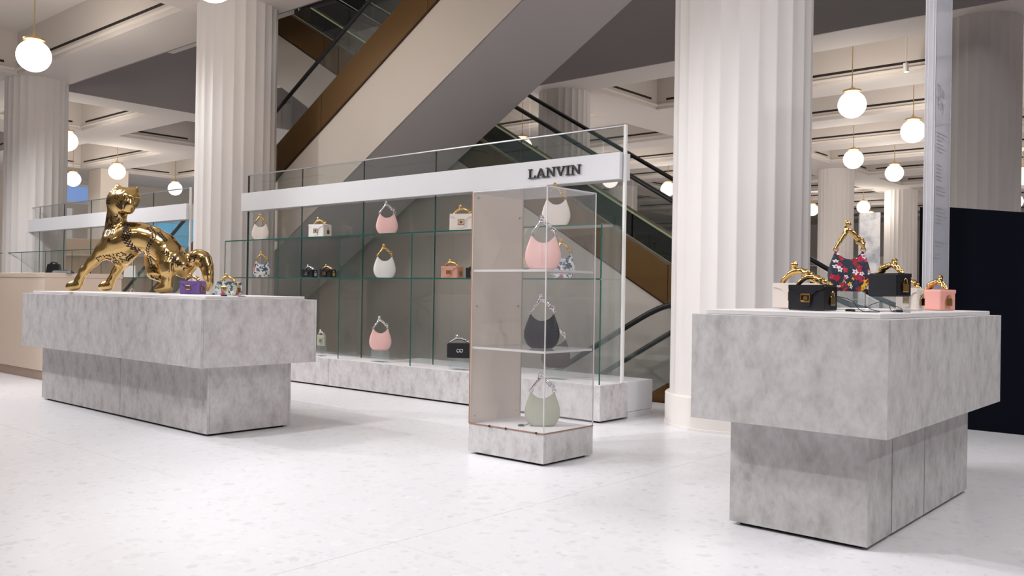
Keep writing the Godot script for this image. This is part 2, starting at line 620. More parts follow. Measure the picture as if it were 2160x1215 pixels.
func floral(base: Color, tones: Array, sd: int) -> ImageTexture:
	var n := 256
	var im := Image.create(n, n, false, Image.FORMAT_RGB8)
	im.fill(base)
	var r := RandomNumberGenerator.new()
	r.seed = sd
	for i in 92:
		var c: Color = tones[r.randi() % tones.size()]
		var s := r.randf_range(9.0, 20.0)
		var x := r.randf() * n
		var y := r.randf() * n
		disc(im, x, y, s, s * r.randf_range(0.5, 1.0), r.randf() * PI, c, 0.25)
		disc(im, x, y, s * 0.3, s * 0.3, 0.0, c.darkened(0.35).lerp(tones[(i + 2) % tones.size()], 0.4))
		if i % 2:
			disc(im, r.randf() * n, r.randf() * n, 12.0, 5.0, r.randf() * PI, base.lightened(0.08))
	return ImageTexture.create_from_image(im)

# ---------------------------------------------------------------- room shell
func shell() -> void:
	# floor of large terrazzo slabs; an opening for the escalator that comes up from the basement
	var fl := struct("floor")
	var xs := []
	for i in 17: xs.append(12.0 - 3.0 * i)
	var zn := [9.0, 6.0, 3.0, 0.0, -2.65, -5.3, -7.95]
	for i in xs.size() - 1:
		for j in zn.size() - 1:
			box("floor_slab", Vector3(xs[i + 1] + 0.0012, -0.12, zn[j + 1] + 0.0012), Vector3(xs[i] - 0.0012, 0, zn[j] - 0.0012), M.terrazzo, fl, 0.0006)
	box("floor_slab", Vector3(-36, -0.12, -9.55), Vector3(-15.0, 0, -7.952), M.terrazzo, fl, 0.0)
	box("floor_slab", Vector3(-4.75, -0.12, -9.55), Vector3(12, 0, -7.952), M.terrazzo, fl, 0.0)
	box("floor_slab", Vector3(-36, -0.12, -50), Vector3(12, 0, -9.552), M.terrazzo, fl, 0.0)
	box("floor_bed", Vector3(-36, -0.3, -7.95), Vector3(12, -0.121, 9), M.shadow_gap, fl, 0.0)
	# basement pit below the opening
	var pit := struct("wall_basement")
	box("panel", Vector3(-15.2, -5.0, -9.75), Vector3(-4.5, -0.13, -9.56), M.cladding_shaded, pit, 0.0)
	box("panel", Vector3(-15.2, -5.0, -7.94), Vector3(-4.5, -0.31, -7.75), M.cladding_shaded, pit, 0.0)
	box("panel", Vector3(-15.4, -5.0, -9.75), Vector3(-15.2, -0.13, -7.75), M.cladding_shaded, pit, 0.0)
	box("panel", Vector3(-4.7, -5.0, -9.75), Vector3(-4.5, -0.13, -7.75), M.cladding_shaded, pit, 0.0)
	box("panel", Vector3(-15.4, -5.2, -9.75), Vector3(-4.5, -5.0, -7.75), M.display_dark, pit, 0.0)
	# outer walls
	var w := struct("wall_left")
	box("panel", Vector3(-36.3, -0.3, -50), Vector3(-36, 10.5, 9), M.cladding, w, 0.0)
	w = struct("wall_right")
	box("panel", Vector3(12, -0.3, -50), Vector3(12.3, 10.5, 9), M.plaster, w, 0.0)
	w = struct("wall_back")
	box("panel", Vector3(-36.3, -0.3, -50.3), Vector3(12.3, 10.5, -50), M.plaster_beam, w, 0.0)
	w = struct("wall_front")
	box("panel", Vector3(-36.3, -0.3, 9), Vector3(12.3, 10.5, 9.3), M.plaster, w, 0.0)
	ceiling()
	# fluted columns on their grid: x, z, radius
	for c in [[-3.6, -7.15, 0.589], [-11.75, -7.15, 0.579], [-19.25, -7.15, 0.58], [-11.3, -14.5, 0.538], [-3.42, -14.5, 0.535], [-19.3, -14.5, 0.54], [-11.05, -28.7, 0.555], [-11.2, -35.7, 0.6], [-19.4, -28.7, 0.55], [-19.4, -21.6, 0.55], [-3.3, -28.7, 0.55], [-3.3, -21.6, 0.55]]:
		column(c[0], c[1], c[2])

func column(x: float, z: float, r: float) -> void:
	var t := struct("column")
	t.position = Vector3(x, 0, z)
	var n := 24
	var seg := 6
	var st := mb()
	var y0 := 0.28
	var y1 := BEAM
	var pts := []
	for i in n:
		for j in seg + 1:
			var u := float(j) / seg
			var dep := 0.016 * (1.0 - pow(absf(2.0 * u - 1.0), 2.0))
			var a := TAU * (i + 0.03 + 0.94 * u) / n + 0.1
			pts.append([Vector3(cos(a), 0, sin(a)) * (r - dep), 0])
	for i in pts.size():
		var p: Vector3 = pts[i][0]
		var q: Vector3 = pts[(i + 1) % pts.size()][0]
		var fl := i % (seg + 1) != seg
		var nn := (q - p).cross(Vector3.UP).normalized()
		if nn.dot(p) < 0: nn = -nn
		var na := nn
		var nb := nn
		if fl:
			if i % (seg + 1) > 0:
				var o: Vector3 = pts[i - 1][0]
				na = ((q - o).cross(Vector3.UP)).normalized()
				if na.dot(p) < 0: na = -na
			if i % (seg + 1) < seg - 1:
				var e: Vector3 = pts[i + 2][0]
				nb = ((e - p).cross(Vector3.UP)).normalized()
				if nb.dot(p) < 0: nb = -nb
		quad_n(st, p + Vector3(0, y0, 0), q + Vector3(0, y0, 0), q + Vector3(0, y1, 0), p + Vector3(0, y1, 0), na, nb, nb, na)
	obj("shaft", st, M.column_paint, t)
	st = mb()
	var b := r * 1.065
	lathe(st, [Vector2(0, 0.0), Vector2(b + 0.006, 0.0), Vector2(b + 0.006, 0.02), Vector2(b, 0.024), Vector2(b, y0 - 0.012), Vector2(b - 0.012, y0), Vector2(r - 0.06, y0)], 64)
	obj("base", st, M.column_base, t)

func cells(parent: Node3D, x0: float, x1: float, z0: float, z1: float, xs: Array, zs: Array) -> void:
	# beams fill everything between the coffers
	var prev := z0
	for zc in zs + [[z1, z1]]:
		if zc[0] - prev > 0.01:
			box("beam", Vector3(x0, BEAM, prev), Vector3(x1, PANEL + 0.02, zc[0]), M.plaster_beam, parent, 0.004)
		if zc[1] > zc[0]:
			var px := x0
			for xc in xs + [[x1, x1]]:
				if xc[0] - px > 0.01:
					box("beam", Vector3(px, BEAM, zc[0]), Vector3(xc[0], PANEL + 0.02, zc[1]), M.plaster_beam, parent, 0.004)
				if xc[1] > xc[0]: coffer(parent, xc[0], xc[1], zc[0], zc[1])
				px = xc[1]
		prev = zc[1]

func coffer(parent: Node3D, x0: float, x1: float, z0: float, z1: float) -> void:
	var e := 0.05
	var y := 5.34
	# stepped moulding round the recess and the dark track slots above it
	for s in [[x0, x1, z0, z0 + e], [x0, x1, z1 - e, z1], [x0, x0 + e, z0 + e, z1 - e], [x1 - e, x1, z0 + e, z1 - e]]:
		box("moulding", Vector3(s[0], y, s[2]), Vector3(s[1], y + 0.05, s[3]), M.plaster, parent, 0.008)
	# dark track slots let into the risers, stopping short of the corners
	var g := 0.24
	var w := 0.006
	var ys := CEIL - 0.03
	for q in [[x0 + g, x1 - g, z0 - w, z0 + w], [x0 + g, x1 - g, z1 - w, z1 + w], [x0 - w, x0 + w, z0 + g, z1 - g], [x1 - w, x1 + w, z0 + g, z1 - g]]:
		box("track_slot", Vector3(q[0], ys, q[2]), Vector3(q[1], ys + 0.045, q[3]), M.slot, parent, 0.0)

func ceiling() -> void:
	var c := struct("ceiling")
	# recessed panels above the coffers (the escalator well stays open)
	var wx0 := -19.7
	var wx1 := 5.0
	var wz0 := -13.65
	var wz1 := -7.66
	box("ceiling_panel", Vector3(-36, PANEL, wz1), Vector3(12, 6.4, 9), M.plaster, c, 0.0)
	box("ceiling_panel", Vector3(-36, PANEL, -50), Vector3(12, 6.4, wz0), M.plaster, c, 0.0)
	box("ceiling_panel", Vector3(-36, PANEL, wz0), Vector3(wx0, 6.4, wz1), M.plaster, c, 0.0)
	box("ceiling_panel", Vector3(wx1, PANEL, wz0), Vector3(12, 6.4, wz1), M.plaster, c, 0.0)
	var xn := [[-32.3, -26.4], [-24.4, -20.4], [-18.9, -12.4], [-10.9, -4.35], [-2.85, 3.7], [5.2, 11.4]]
	cells(c, -36, 12, wz1, 9.0, xn, [[-6.64, -3.88], [-2.88, -0.12], [0.88, 3.64], [4.64, 7.4]])
	var zf := []
	for i in 10: zf.push_front([-17.05 - 3.37 * i, -14.6 - 3.37 * i])
	cells(c, -36, 12, -50, wz0, [[-32.3, -26.4], [-24.4, -20.4], [-18.6, -12.1], [-10.65, -4.25], [-2.7, 3.7], [5.2, 11.4]], zf)
	cells(c, -36, wx0, wz0, wz1, [[-32.3, -26.4], [-24.4, -20.7]], [[-13.5, -11.2], [-10.2, -7.9]])
	box("beam", Vector3(wx1, BEAM, wz0), Vector3(12, PANEL, wz1), M.plaster_beam, c, 0.0)
	# dark faces of the well up to the next floor
	var f := struct("wall_well")
	var e := 0.03
	box("panel", Vector3(wx0 + e, BEAM + 0.001, wz0), Vector3(wx1 - e, 7.4, wz0 + e), M.fascia_dark, f, 0.0)
	box("panel", Vector3(wx0, BEAM + 0.001, wz0), Vector3(wx0 + e, 7.4, wz1), M.fascia_dark, f, 0.0)
	box("panel", Vector3(wx1 - e, BEAM + 0.001, wz0), Vector3(wx1, 7.4, wz1), M.fascia_dark, f, 0.0)
	box("panel", Vector3(wx0 + e, BEAM + 0.001, wz1 - e), Vector3(wx1 - e, 7.4, wz1), M.fascia_grey, f, 0.0)
	box("beam", Vector3(-17.2, 5.9, -9.0), Vector3(-13.0, 6.1, wz1 - e), M.plaster_beam, c, 0.0)
	# upper hall closed above the well
	var u := struct("ceiling_upper")
	box("panel", Vector3(-36, 10.5, -50), Vector3(12, 10.7, 9), M.fascia_dark, u, 0.0)
	var uw := struct("wall_upper")
	box("panel", Vector3(-24, 6.4, -20.2), Vector3(8, 10.5, -20), M.fascia_dark, uw, 0.0)
	# upper balustrade panes along the far side of the well
	for i in 8:
		var x := -19.6 + i * 3.05
		var b := struct("trim_balustrade")
		var p := box("glass_pane", Vector3(x + 0.02, 7.4, wz0 - 0.06), Vector3(x + 3.0, 8.35, wz0 - 0.045), M.glass_smoke, b, 0.0)
		box("handrail", Vector3(x, 8.35, wz0 - 0.08), Vector3(x + 3.05, 8.4, wz0 - 0.03), M.steel, b, 0.006)

# ---------------------------------------------------------------- escalators
# s: +1 rises with x, -1 rises against x; the deck top runs y = c + s * SLOPE * x between two heights
func esc(label: String, s: float, c: float, y_low: float, y_high: float, z_near: float, z_far: float, band: float, skin: float, rail: float, low_run: float, high_run: float, to_floor := false, clad := "cladding") -> void:
	var t := thing("escalator", label, "escalator")
	var xl := (y_low - c) / (s * SLOPE)
	var xh := (y_high - c) / (s * SLOPE)
	var top := [Vector2(xl - s * low_run, y_low), Vector2(xl, y_low), Vector2(xh, y_high), Vector2(xh + s * high_run, y_high)]
	for side in [[z_near, z_near - 0.16, 1.0], [z_far + 0.16, z_far, -1.0]]:
		# bronze deck band, cut into lengths
		var n := 5
		for i in n:
			var a: Vector2 = top[1].lerp(top[2], float(i) / n)
			var b: Vector2 = top[1].lerp(top[2], float(i + 1) / n)
			var g := Vector2(0.004 * s, 0.004 * SLOPE)
			a += g
			b -= g
			var st := mb()
			prism(st, [a, b, b - Vector2(0, band), a - Vector2(0, band)], side[0], side[1])
			obj("deck_panel", st, M.bronze, t)
		for e in [[top[0], top[1]], [top[2], top[3]]]:
			var st := mb()
			prism(st, [e[0], e[1], e[1] - Vector2(0, band), e[0] - Vector2(0, band)], side[0], side[1])
			obj("deck_panel", st, M.bronze, t)
		var st2 := mb()
		var lip := 0.022
		var z1: float = side[0] + (0.006 if side[2] > 0 else 0.0)
		prism(st2, [top[1] - Vector2(0, band), top[2] - Vector2(0, band), top[2] - Vector2(0, band + lip), top[1] - Vector2(0, band + lip)], z1, side[1])
		obj("edge_strip", st2, M.bronze_line, t)
		# cladding below the band
		st2 = mb()
		var d := Vector2(0, band + lip)
		var d2 := Vector2(0, band + lip + skin)
		var lowest := []
		if to_floor:
			var f: Vector2 = top[1] - d
			lowest = [Vector2(f.x, maxf(f.y, 0.02)), top[2] - d, top[3] - d, top[3] - d2, Vector2(top[2].x, (top[2] - d2).y), Vector2(top[2].x * 0.62 + top[1].x * 0.38, 0.02)]
		else:
			lowest = [top[0] - d, top[1] - d, top[2] - d, top[3] - d, top[3] - d2, top[2] - d2, top[1] - d2, top[0] - d2]
		prism(st2, lowest, side[0] - (0.02 if side[2] > 0 else 0.14), side[0] - (0.04 if side[2] > 0 else 0.15))
		obj("cladding", st2, M[clad], t)
		# glass panes
		var np := int(top[1].distance_to(top[2]) / 1.55)
		var zg: float = (side[0] + side[1]) / 2.0
		for i in np:
			var a: Vector2 = top[1].lerp(top[2], (i + 0.012) / np)
			var b: Vector2 = top[1].lerp(top[2], (i + 0.988) / np)
			var st3 := mb()
			prism(st3, [a, b, b + Vector2(0, rail - 0.03), a + Vector2(0, rail - 0.03)], zg + 0.006, zg - 0.006)
			obj("glass_pane", st3, M.glass_smoke, t)
		# rounded handrail that turns level at both ends
		var pts := []
		var lo := Vector2(0, rail)
		pts.append(top[1] + lo + Vector2(-s * (low_run + 0.5), -0.5))
		pts.append(top[1] + lo + Vector2(-s * (low_run + 0.62), -0.25))
		pts.append(top[1] + lo + Vector2(-s * (low_run + 0.5), 0.0))
		pts.append(top[1] + lo + Vector2(-s * 0.5, 0.02))
		pts.append(top[1] + lo + Vector2(s * 0.1, 0.12))
		pts.append(top[1] + lo + Vector2(s * 0.6, 0.6 * SLOPE + 0.02))
		pts.append(top[2] + lo + Vector2(-s * 0.6, -0.6 * SLOPE - 0.02))
		pts.append(top[2] + lo + Vector2(-s * 0.1, -0.12))
		pts.append(top[2] + lo + Vector2(s * 0.5, -0.02))
		pts.append(top[2] + lo + Vector2(s * (high_run + 0.5), 0.0))
		pts.append(top[2] + lo + Vector2(s * (high_run + 0.62), -0.25))
		pts.append(top[2] + lo + Vector2(s * (high_run + 0.5), -0.5))
		var p3 := []
		for p in pts: p3.append(Vector3(p.x, p.y, zg))
		st2 = mb()
		tube(st2, smooth(p3), 0.031, 10)
		obj("handrail", st2, M.black_rubber, t)
		# black inner skirt with its light line
		st2 = mb()
		var zi: float = side[1] if side[2] > 0 else side[0]
		var zo: float = zi + (-0.012 if side[2] > 0 else 0.012)
		prism(st2, [top[1] - Vector2(0, 0.03), top[2] - Vector2(0, 0.03), top[2] - Vector2(0, 0.34), top[1] - Vector2(0, 0.34)], maxf(zi, zo), minf(zi, zo))
		obj("skirt", st2, M.black_panel, t)
		st2 = mb()
		prism(st2, [top[1] + Vector2(0, 0.0), top[2] + Vector2(0, 0.0), top[2] - Vector2(0, 0.028), top[1] - Vector2(0, 0.028)], maxf(zi, zo), minf(zi, zo))
		obj("light_strip", st2, M.led, t)
	# steps between the skirts
	var ns := int((y_high - y_low) / 0.2)
	for i in ns:
		var y := y_low - 0.24 + 0.2 * i
		var x := xl + s * (0.2 * i) / SLOPE
		var st := mb()
		var x2 := x + s * 0.36
		bx(st, Vector3(minf(x, x2), y - 0.18, z_far + 0.18), Vector3(maxf(x, x2), y, z_near - 0.18), 0.004)
		obj("step", st, M.step_metal, t)
	# soffit closing the underside
	var so := mb()
	var e2 := Vector2(0, band + 0.022 + skin)
	if not to_floor:
		for q in [[top[0], top[1]], [top[1], top[2]], [top[2], top[3]]]:
			prism(so, [q[0] - e2, q[1] - e2, q[1] - e2 + Vector2(0, 0.04), q[0] - e2 + Vector2(0, 0.04)], z_near - 0.03, z_far + 0.02)
		obj("soffit", so, M.soffit_grey, t)

func escalators() -> void:
	esc("cream clad escalator with bronze edge rising to the right above the glass display wall", 1.0, 10.18, 0.12, 6.6, -7.9, -9.5, 0.52, 1.09, 0.64, 1.2, 1.5)
	esc("bronze sided escalator rising to the left behind the cream one, black handrails", -1.0, -1.86, 0.12, 7.0, -9.62, -11.2, 0.5, 0.95, 0.8, 1.0, 1.6, false, "cladding_shaded")
	esc("escalator coming up from the basement beside the big column, curved black handrails", 1.0, 3.0, -4.4, 0.2, -8.05, -9.45, 0.45, 0.5, 0.92, 0.4, 0.08)
	# wall under the far escalator
	var w := struct("wall_escalator")
	var st := mb()
	prism(st, [Vector2(-17.0, 0.0), Vector2(-3.9, 0.0), Vector2(-4.4, 0.12), Vector2(-9.6, 3.05), Vector2(-13.0, 3.05), Vector2(-17.0, 1.2)], -9.68, -9.78)
	obj("panel", st, M.cladding_shaded, w)

func smooth(pts: Array) -> Array:
	var c := Curve3D.new()
	for i in pts.size():
		var t: Vector3 = (pts[mini(i + 1, pts.size() - 1)] - pts[maxi(i - 1, 0)]).normalized()
		var a: float = 0.3 * pts[i].distance_to(pts[maxi(i - 1, 0)])
		var b: float = 0.3 * pts[i].distance_to(pts[mini(i + 1, pts.size() - 1)])
		c.add_point(pts[i], -t * minf(a, 0.4), t * minf(b, 0.4))
	c.bake_interval = 0.12
	return Array(c.get_baked_points())

# ---------------------------------------------------------------- glass display walls
func pane(parent: Node3D, a: Vector3, b: Vector3, m: Material, edges: Array, em: Material) -> void:
	# a sheet of glass with its polished edges
	var p := box("glass_pane", a, b, m, parent, 0.0)
	for e in edges:
		box("glass_edge", e[0], e[1], em, p, 0.0)

func wall_case(label: String, xr: float, xl: float, zs: float, detailed: bool) -> Node3D:
	var t := thing("display_wall", label, "display case")
	var zf := -6.277 + zs
	var zb := -6.552 + zs
	var py := 0.331
	if detailed:
		# plinth of concrete panels with a recessed toe
		var cut := [xr, -8.27, -10.75]
		for i in 2:
			box("plinth_panel", Vector3(cut[i + 1] + 0.002, 0.018, zf - 0.02), Vector3(cut[i] - (0.002 if i else 0.0), py - 0.004, zf), M.concrete, t, 0.001)
		box("plinth_panel", Vector3(xr - 0.02, 0.018, zf - 0.425), Vector3(xr, py - 0.004, zf - 0.0205), M.concrete, t, 0.001)
		box("plinth_toe", Vector3(-10.7, 0, zf - 0.42), Vector3(xr - 0.05, 0.018, zf - 0.04), M.shadow_gap, t, 0.0)
		box("plinth_top", Vector3(-10.75, py - 0.004, zf - 0.43), Vector3(xr, py, zf), M.board_white, t, 0.0)
		# white service cabinet along the rear
		box("service_cabinet", Vector3(xr - 3.2, 0.06, zf - 0.85), Vector3(xr - 0.002, py + 0.002, zf - 0.432), M.case_white, t, 0.004)
		box("plinth_toe", Vector3(xr - 3.2, 0, zf - 0.83), Vector3(xr - 0.004, 0.058, zf - 0.44), M.case_white, t, 0.0)
	# white fascia with its return, and the post at the open end
	var f := box("fascia", Vector3(xl, 2.157, zb - 0.17), Vector3(xr - 0.02, 2.4, zb), M.case_white, t, 0.003)
	box("post", Vector3(xr - 0.015, py if detailed else 0.4, zb - 0.075), Vector3(xr + 0.012, 2.65, zb - 0.045), M.white_metal, t, 0.003)
	if detailed:
		var tm := TextMesh.new()
		var fnt := SystemFont.new()
		fnt.font_names = PackedStringArray(["Droid Serif"])
		fnt.font_weight = 400
		tm.font = fnt
		tm.text = "LANVIN"
		tm.font_size = 64
		tm.pixel_size = 0.002
		tm.depth = 0.014
		var bb := tm.get_aabb()
		var l := obj("lettering", tm, M.lettering, f)
		var sx := 0.635 / bb.size.x
		var sy := 0.09 / bb.size.y
		l.scale = Vector3(sx, sy, 1)
		l.position = Vector3(-5.213 - (bb.position.x + bb.size.x / 2) * sx, 2.277 - (bb.position.y + bb.size.y / 2) * sy, zb + 0.012)
	# glass: joints every 1.22 m; low screen below the fascia, rail above it
	var nj := int(round((xr - 0.06 - (xl + 0.09)) / 1.22))
	var step := (xr - 0.03 - (xl + 0.09)) / nj
	for i in nj:
		var a := xl + 0.09 + i * step + 0.004
		var b := a + step - 0.008
		pane(t, Vector3(a, py, zb - 0.066), Vector3(b, 2.157, zb - 0.054), M.glass, [[Vector3(a - 0.004, py, zb - 0.067), Vector3(a + 0.001, 2.157, zb - 0.053)]], M.glass_edge)
		pane(t, Vector3(a, 2.4, zb - 0.066), Vector3(b, 2.635, zb - 0.054), M.glass, [[Vector3(a - 0.003, 2.4, zb - 0.067), Vector3(a + 0.001, 2.635, zb - 0.053)]], M.shadow_gap)
	box("rail", Vector3(xl + 0.085, 2.635, zb - 0.07), Vector3(xr - 0.015, 2.65, zb - 0.05), M.steel, t, 0.003)
	box("stile", Vector3(xl + 0.075, py, zb - 0.07), Vector3(xl + 0.087, 2.157, zb - 0.05), M.shadow_gap, t, 0.0)
	box("stile", Vector3(xl + 0.075, 2.4, zb - 0.07), Vector3(xl + 0.087, 2.64, zb - 0.05), M.shadow_gap, t, 0.0)
	# shelf boxes in front of the screen
	var zs0 := zf - 0.03
	var x0 := xl + 0.03
	var ns := nj
	var sw := (xr - 0.03 - x0) / ns
	for i in ns:
		var a := x0 + i * sw
		var b := a + sw
		for y in [1.745, 1.262]:
			pane(t, Vector3(a + 0.006, y - 0.012, zb - 0.05), Vector3(b - 0.006, y, zs0), M.glass, [[Vector3(a + 0.006, y - 0.0125, zs0), Vector3(b - 0.006, y + 0.0005, zs0 + 0.003)]], M.glass_edge)
		for y in [[py, 1.25], [1.262, 1.733]]:
			pane(t, Vector3(b - 0.006, y[0], zb - 0.05), Vector3(b + 0.006, y[1], zs0), M.glass, [[Vector3(b - 0.0065, y[0], zs0), Vector3(b + 0.0065, y[1], zs0 + 0.004)]], M.glass_edge)
	pane(t, Vector3(x0 - 0.006, py, zb - 0.05), Vector3(x0 + 0.006, 1.74, zs0), M.glass, [[Vector3(x0 - 0.0065, py, zs0), Vector3(x0 + 0.0065, 1.74, zs0 + 0.004)]], M.glass_edge)
	return t

func wall_cases() -> void:
	wall_case("long glass display wall with a white fascia reading LANVIN on a concrete plinth", -4.452, -10.61, 0.0, true)
	var t := wall_case("second glass display wall with a plain white fascia behind the gold cat sculpture", -12.6, -19.6, -0.3, false)
	box("plinth", Vector3(-19.7, 0.0, -7.0), Vector3(-12.6, 0.331, -6.577), M.concrete, t, 0.002)
	for y in [0.72]:
		box("shelf", Vector3(-19.5, y, -6.9), Vector3(-12.65, y + 0.012, -6.6), M.glass_edge, t, 0.0)
	# service counter in front of it
	var c := thing("service_counter", "pale wood service counter at the left behind the concrete table", "counter")
	box("body", Vector3(-15.6, 0.11, -5.1), Vector3(-10.952, 1.215, -4.19), M.counter_wood, c, 0.004)
	box("worktop", Vector3(-15.62, 1.215, -5.11), Vector3(-10.945, 1.268, -4.183), M.counter_wood, c, 0.004)
	box("kick", Vector3(-15.58, 0.0, -5.06), Vector3(-10.975, 0.11, -4.2), M.counter_kick, c, 0.002)

# ---------------------------------------------------------------- concrete display tables
func panel_box(t: Node3D, a: Vector3, b: Vector3, called: String, seams_x: Array, seams_z: Array) -> void:
	# four mitred side panels, cut at the seams, round a core
	var th := 0.02
	var xs := [a.x] + seams_x + [b.x]
	for zz in [[b.z - th, b.z], [a.z, a.z + th]]:
		for i in xs.size() - 1:
			box(called, Vector3(xs[i] + (0.003 if i else 0.0), a.y, zz[0]), Vector3(xs[i + 1] - (0.003 if i < xs.size() - 2 else 0.0), b.y, zz[1]), M.concrete, t, 0.0012)
	var zs := [a.z + th + 0.0008] + seams_z + [b.z - th - 0.0008]
	for xx in [[b.x - th, b.x], [a.x, a.x + th]]:
		for i in zs.size() - 1:
			box(called, Vector3(xx[0], a.y, zs[i] + (0.006 if i else 0.0)), Vector3(xx[1], b.y, zs[i + 1] - (0.006 if i < zs.size() - 2 else 0.0)), M.concrete, t, 0.0012)

func table(label: String, a: Vector3, b: Vector3, inset: Vector2, seams_z: Array, seams_x: Array, bd: Vector2) -> void:
	var t := thing("display_table", label, "display table")
	panel_box(t, Vector3(a.x, 0.532, a.z), Vector3(b.x, 1.0425, b.z), "slab_panel", [], [])
	box("slab_top", Vector3(a.x + 0.02, 1.02, a.z + 0.02), Vector3(b.x - 0.02, 1.0425, b.z - 0.02), M.concrete, t, 0.0)
	box("slab_underside", Vector3(a.x + 0.02, 0.532, a.z + 0.02), Vector3(b.x - 0.02, 0.55, b.z - 0.02), M.concrete, t, 0.0)
	box("top_board", Vector3(a.x + bd.x, 1.0427, a.z + bd.y), Vector3(b.x - bd.x, 1.0665, b.z - bd.y), M.board_white, t, 0.003)
	panel_box(t, Vector3(a.x + inset.x, 0.016, a.z + inset.y), Vector3(b.x - inset.x, 0.5315, b.z - inset.y), "foot_panel", seams_x, seams_z)
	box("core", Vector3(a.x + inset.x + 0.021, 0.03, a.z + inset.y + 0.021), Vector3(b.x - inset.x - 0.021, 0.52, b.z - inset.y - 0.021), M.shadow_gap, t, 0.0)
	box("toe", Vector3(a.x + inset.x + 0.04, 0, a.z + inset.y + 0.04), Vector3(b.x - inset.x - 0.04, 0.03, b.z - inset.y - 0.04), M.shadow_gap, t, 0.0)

func tables() -> void:
	table("long grey concrete display table under the gold cat sculpture", Vector3(-9.366, 0, -4.406), Vector3(-5.979, 0, -3.378), Vector2(0.142, 0.141), [], [-7.55], Vector2(0.07, 0.07))
	table("grey concrete display table in the right foreground loaded with handbags", Vector3(-2.195, 0, -5.846), Vector3(-1.255, 0, -3.866), Vector2(0.133, 0.164), [-4.857, -4.353], [], Vector2(0.05, 0.05))

# ---------------------------------------------------------------- acrylic column case
func column_case() -> void:
	var t := thing("acrylic_display_case", "tall clear acrylic display case with two shelves on a concrete plinth", "display case")
	var x1 := -3.607
	var z1 := -4.463
	var x0 := x1 - 0.676
	var z0 := z1 - 0.545
	var py := 0.2086
	var ty := 1.832
	panel_box(t, Vector3(x0, 0.016, z0), Vector3(x1, py - 0.004, z1), "plinth_panel", [], [])
	box("plinth_top", Vector3(x0 + 0.002, py - 0.014, z0 + 0.002), Vector3(x1 - 0.002, py, z1 - 0.002), M.board_white, t, 0.001)
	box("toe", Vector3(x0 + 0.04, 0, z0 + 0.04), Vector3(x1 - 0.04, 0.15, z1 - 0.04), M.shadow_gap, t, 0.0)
	var th := 0.012
	# opaque tinted left side, clear front, back and right side
	box("side_panel", Vector3(x0, py, z0), Vector3(x0 + th, ty, z1), M.tinted_back, t, 0.001)
	box("edge_strip", Vector3(x0 - 0.001, py, z1 - 0.001), Vector3(x0 + 0.007, ty, z1 + 0.002), M.peach_edge, t, 0.0)
	box("front_pane", Vector3(x0 + th, py, z1 - th), Vector3(x1, ty, z1), M.acrylic, t, 0.0)
	box("side_pane", Vector3(x1 - th, py, z0), Vector3(x1, ty, z1 - th - 0.001), M.acrylic, t, 0.0)
	box("back_pane", Vector3(x0 + th, py, z0), Vector3(x1 - th - 0.001, ty, z0 + th), M.acrylic, t, 0.0)
	box("top_pane", Vector3(x0 + th, ty - th, z0 + th), Vector3(x1 - th, ty, z1 - th), M.acrylic_pale, t, 0.0)
	# polished corners
	for c in [[x1 - th, z1 - th], [x1 - th, z0]]:
		box("corner_edge", Vector3(c[0] + th - 0.006, py, c[1] + (th - 0.004 if c[1] > -4.8 else 0.0)), Vector3(c[0] + th + 0.001, ty, c[1] + (th + 0.001 if c[1] > -4.8 else 0.006)), M.acrylic_edge, t, 0.0)
	box("top_edge", Vector3(x0, ty - 0.006, z1 - 0.001), Vector3(x1, ty + 0.001, z1 + 0.001), M.acrylic_edge, t, 0.0)
	box("top_edge", Vector3(x1 - 0.002, ty - 0.008, z0), Vector3(x1 + 0.001, ty + 0.001, z1), M.acrylic_edge, t, 0.0)
	for y in [1.285, 0.748]:
		var s := box("shelf", Vector3(x0 + th, y - 0.014, z0 + th), Vector3(x1 - th, y, z1 - th), M.acrylic_pale, t, 0.0)
		box("shelf_edge", Vector3(x1 - th - 0.001, y - 0.0145, z0 + th), Vector3(x1 - th + 0.002, y + 0.0005, z1 - th), M.acrylic_edge, s, 0.0)
		box("shelf_edge", Vector3(x0 + th, y - 0.0145, z1 - th - 0.001), Vector3(x1 - th, y + 0.0005, z1 - th + 0.002), M.acrylic_edge, s, 0.0)
	# brass trim and screws along the foot of the panes
	box("foot_trim", Vector3(x0, py - 0.0005, z1 - 0.002), Vector3(x1 + 0.002, py + 0.008, z1 + 0.003), M.peach_edge, t, 0.001)
	box("foot_trim", Vector3(x1 - 0.002, py - 0.0005, z0), Vector3(x1 + 0.003, py + 0.008, z1), M.peach_edge, t, 0.001)
	for p in [Vector3(x0 + th, py + 0.05, z1 - 0.05), Vector3(x0 + th, py + 0.05, z0 + 0.05), Vector3(x0 + th, 1.03, z1 - 0.05), Vector3(x0 + th, 1.03, z0 + 0.05), Vector3(x0 + th, 1.79, z1 - 0.05), Vector3(x0 + th, 1.68, z0 + 0.05)]:
		var st := mb()
		tube(st, [p, p + Vector3(0.006, 0, 0)], 0.007, 10)
		obj("screw", st, M.steel, t)
	for p in [Vector3(x0 + 0.2, py + 0.004, z1 + 0.003), Vector3(x0 + 0.35, py + 0.004, z1 + 0.003), Vector3(x1 - 0.06, py + 0.004, z1 + 0.003)]:
		var st := mb()
		tube(st, [p, p + Vector3(0, 0, 0.004)], 0.008, 10)
		obj("screw", st, M.shadow_gap, t)

# ---------------------------------------------------------------- handbags
var handle_cache := {}

func place(t: Node3D, x: float, y: float, z: float, turn: float, s := 1.0) -> void:
	t.position = Vector3(x, y, z)
	t.rotation.y = turn
	t.scale = Vector3.ONE * s

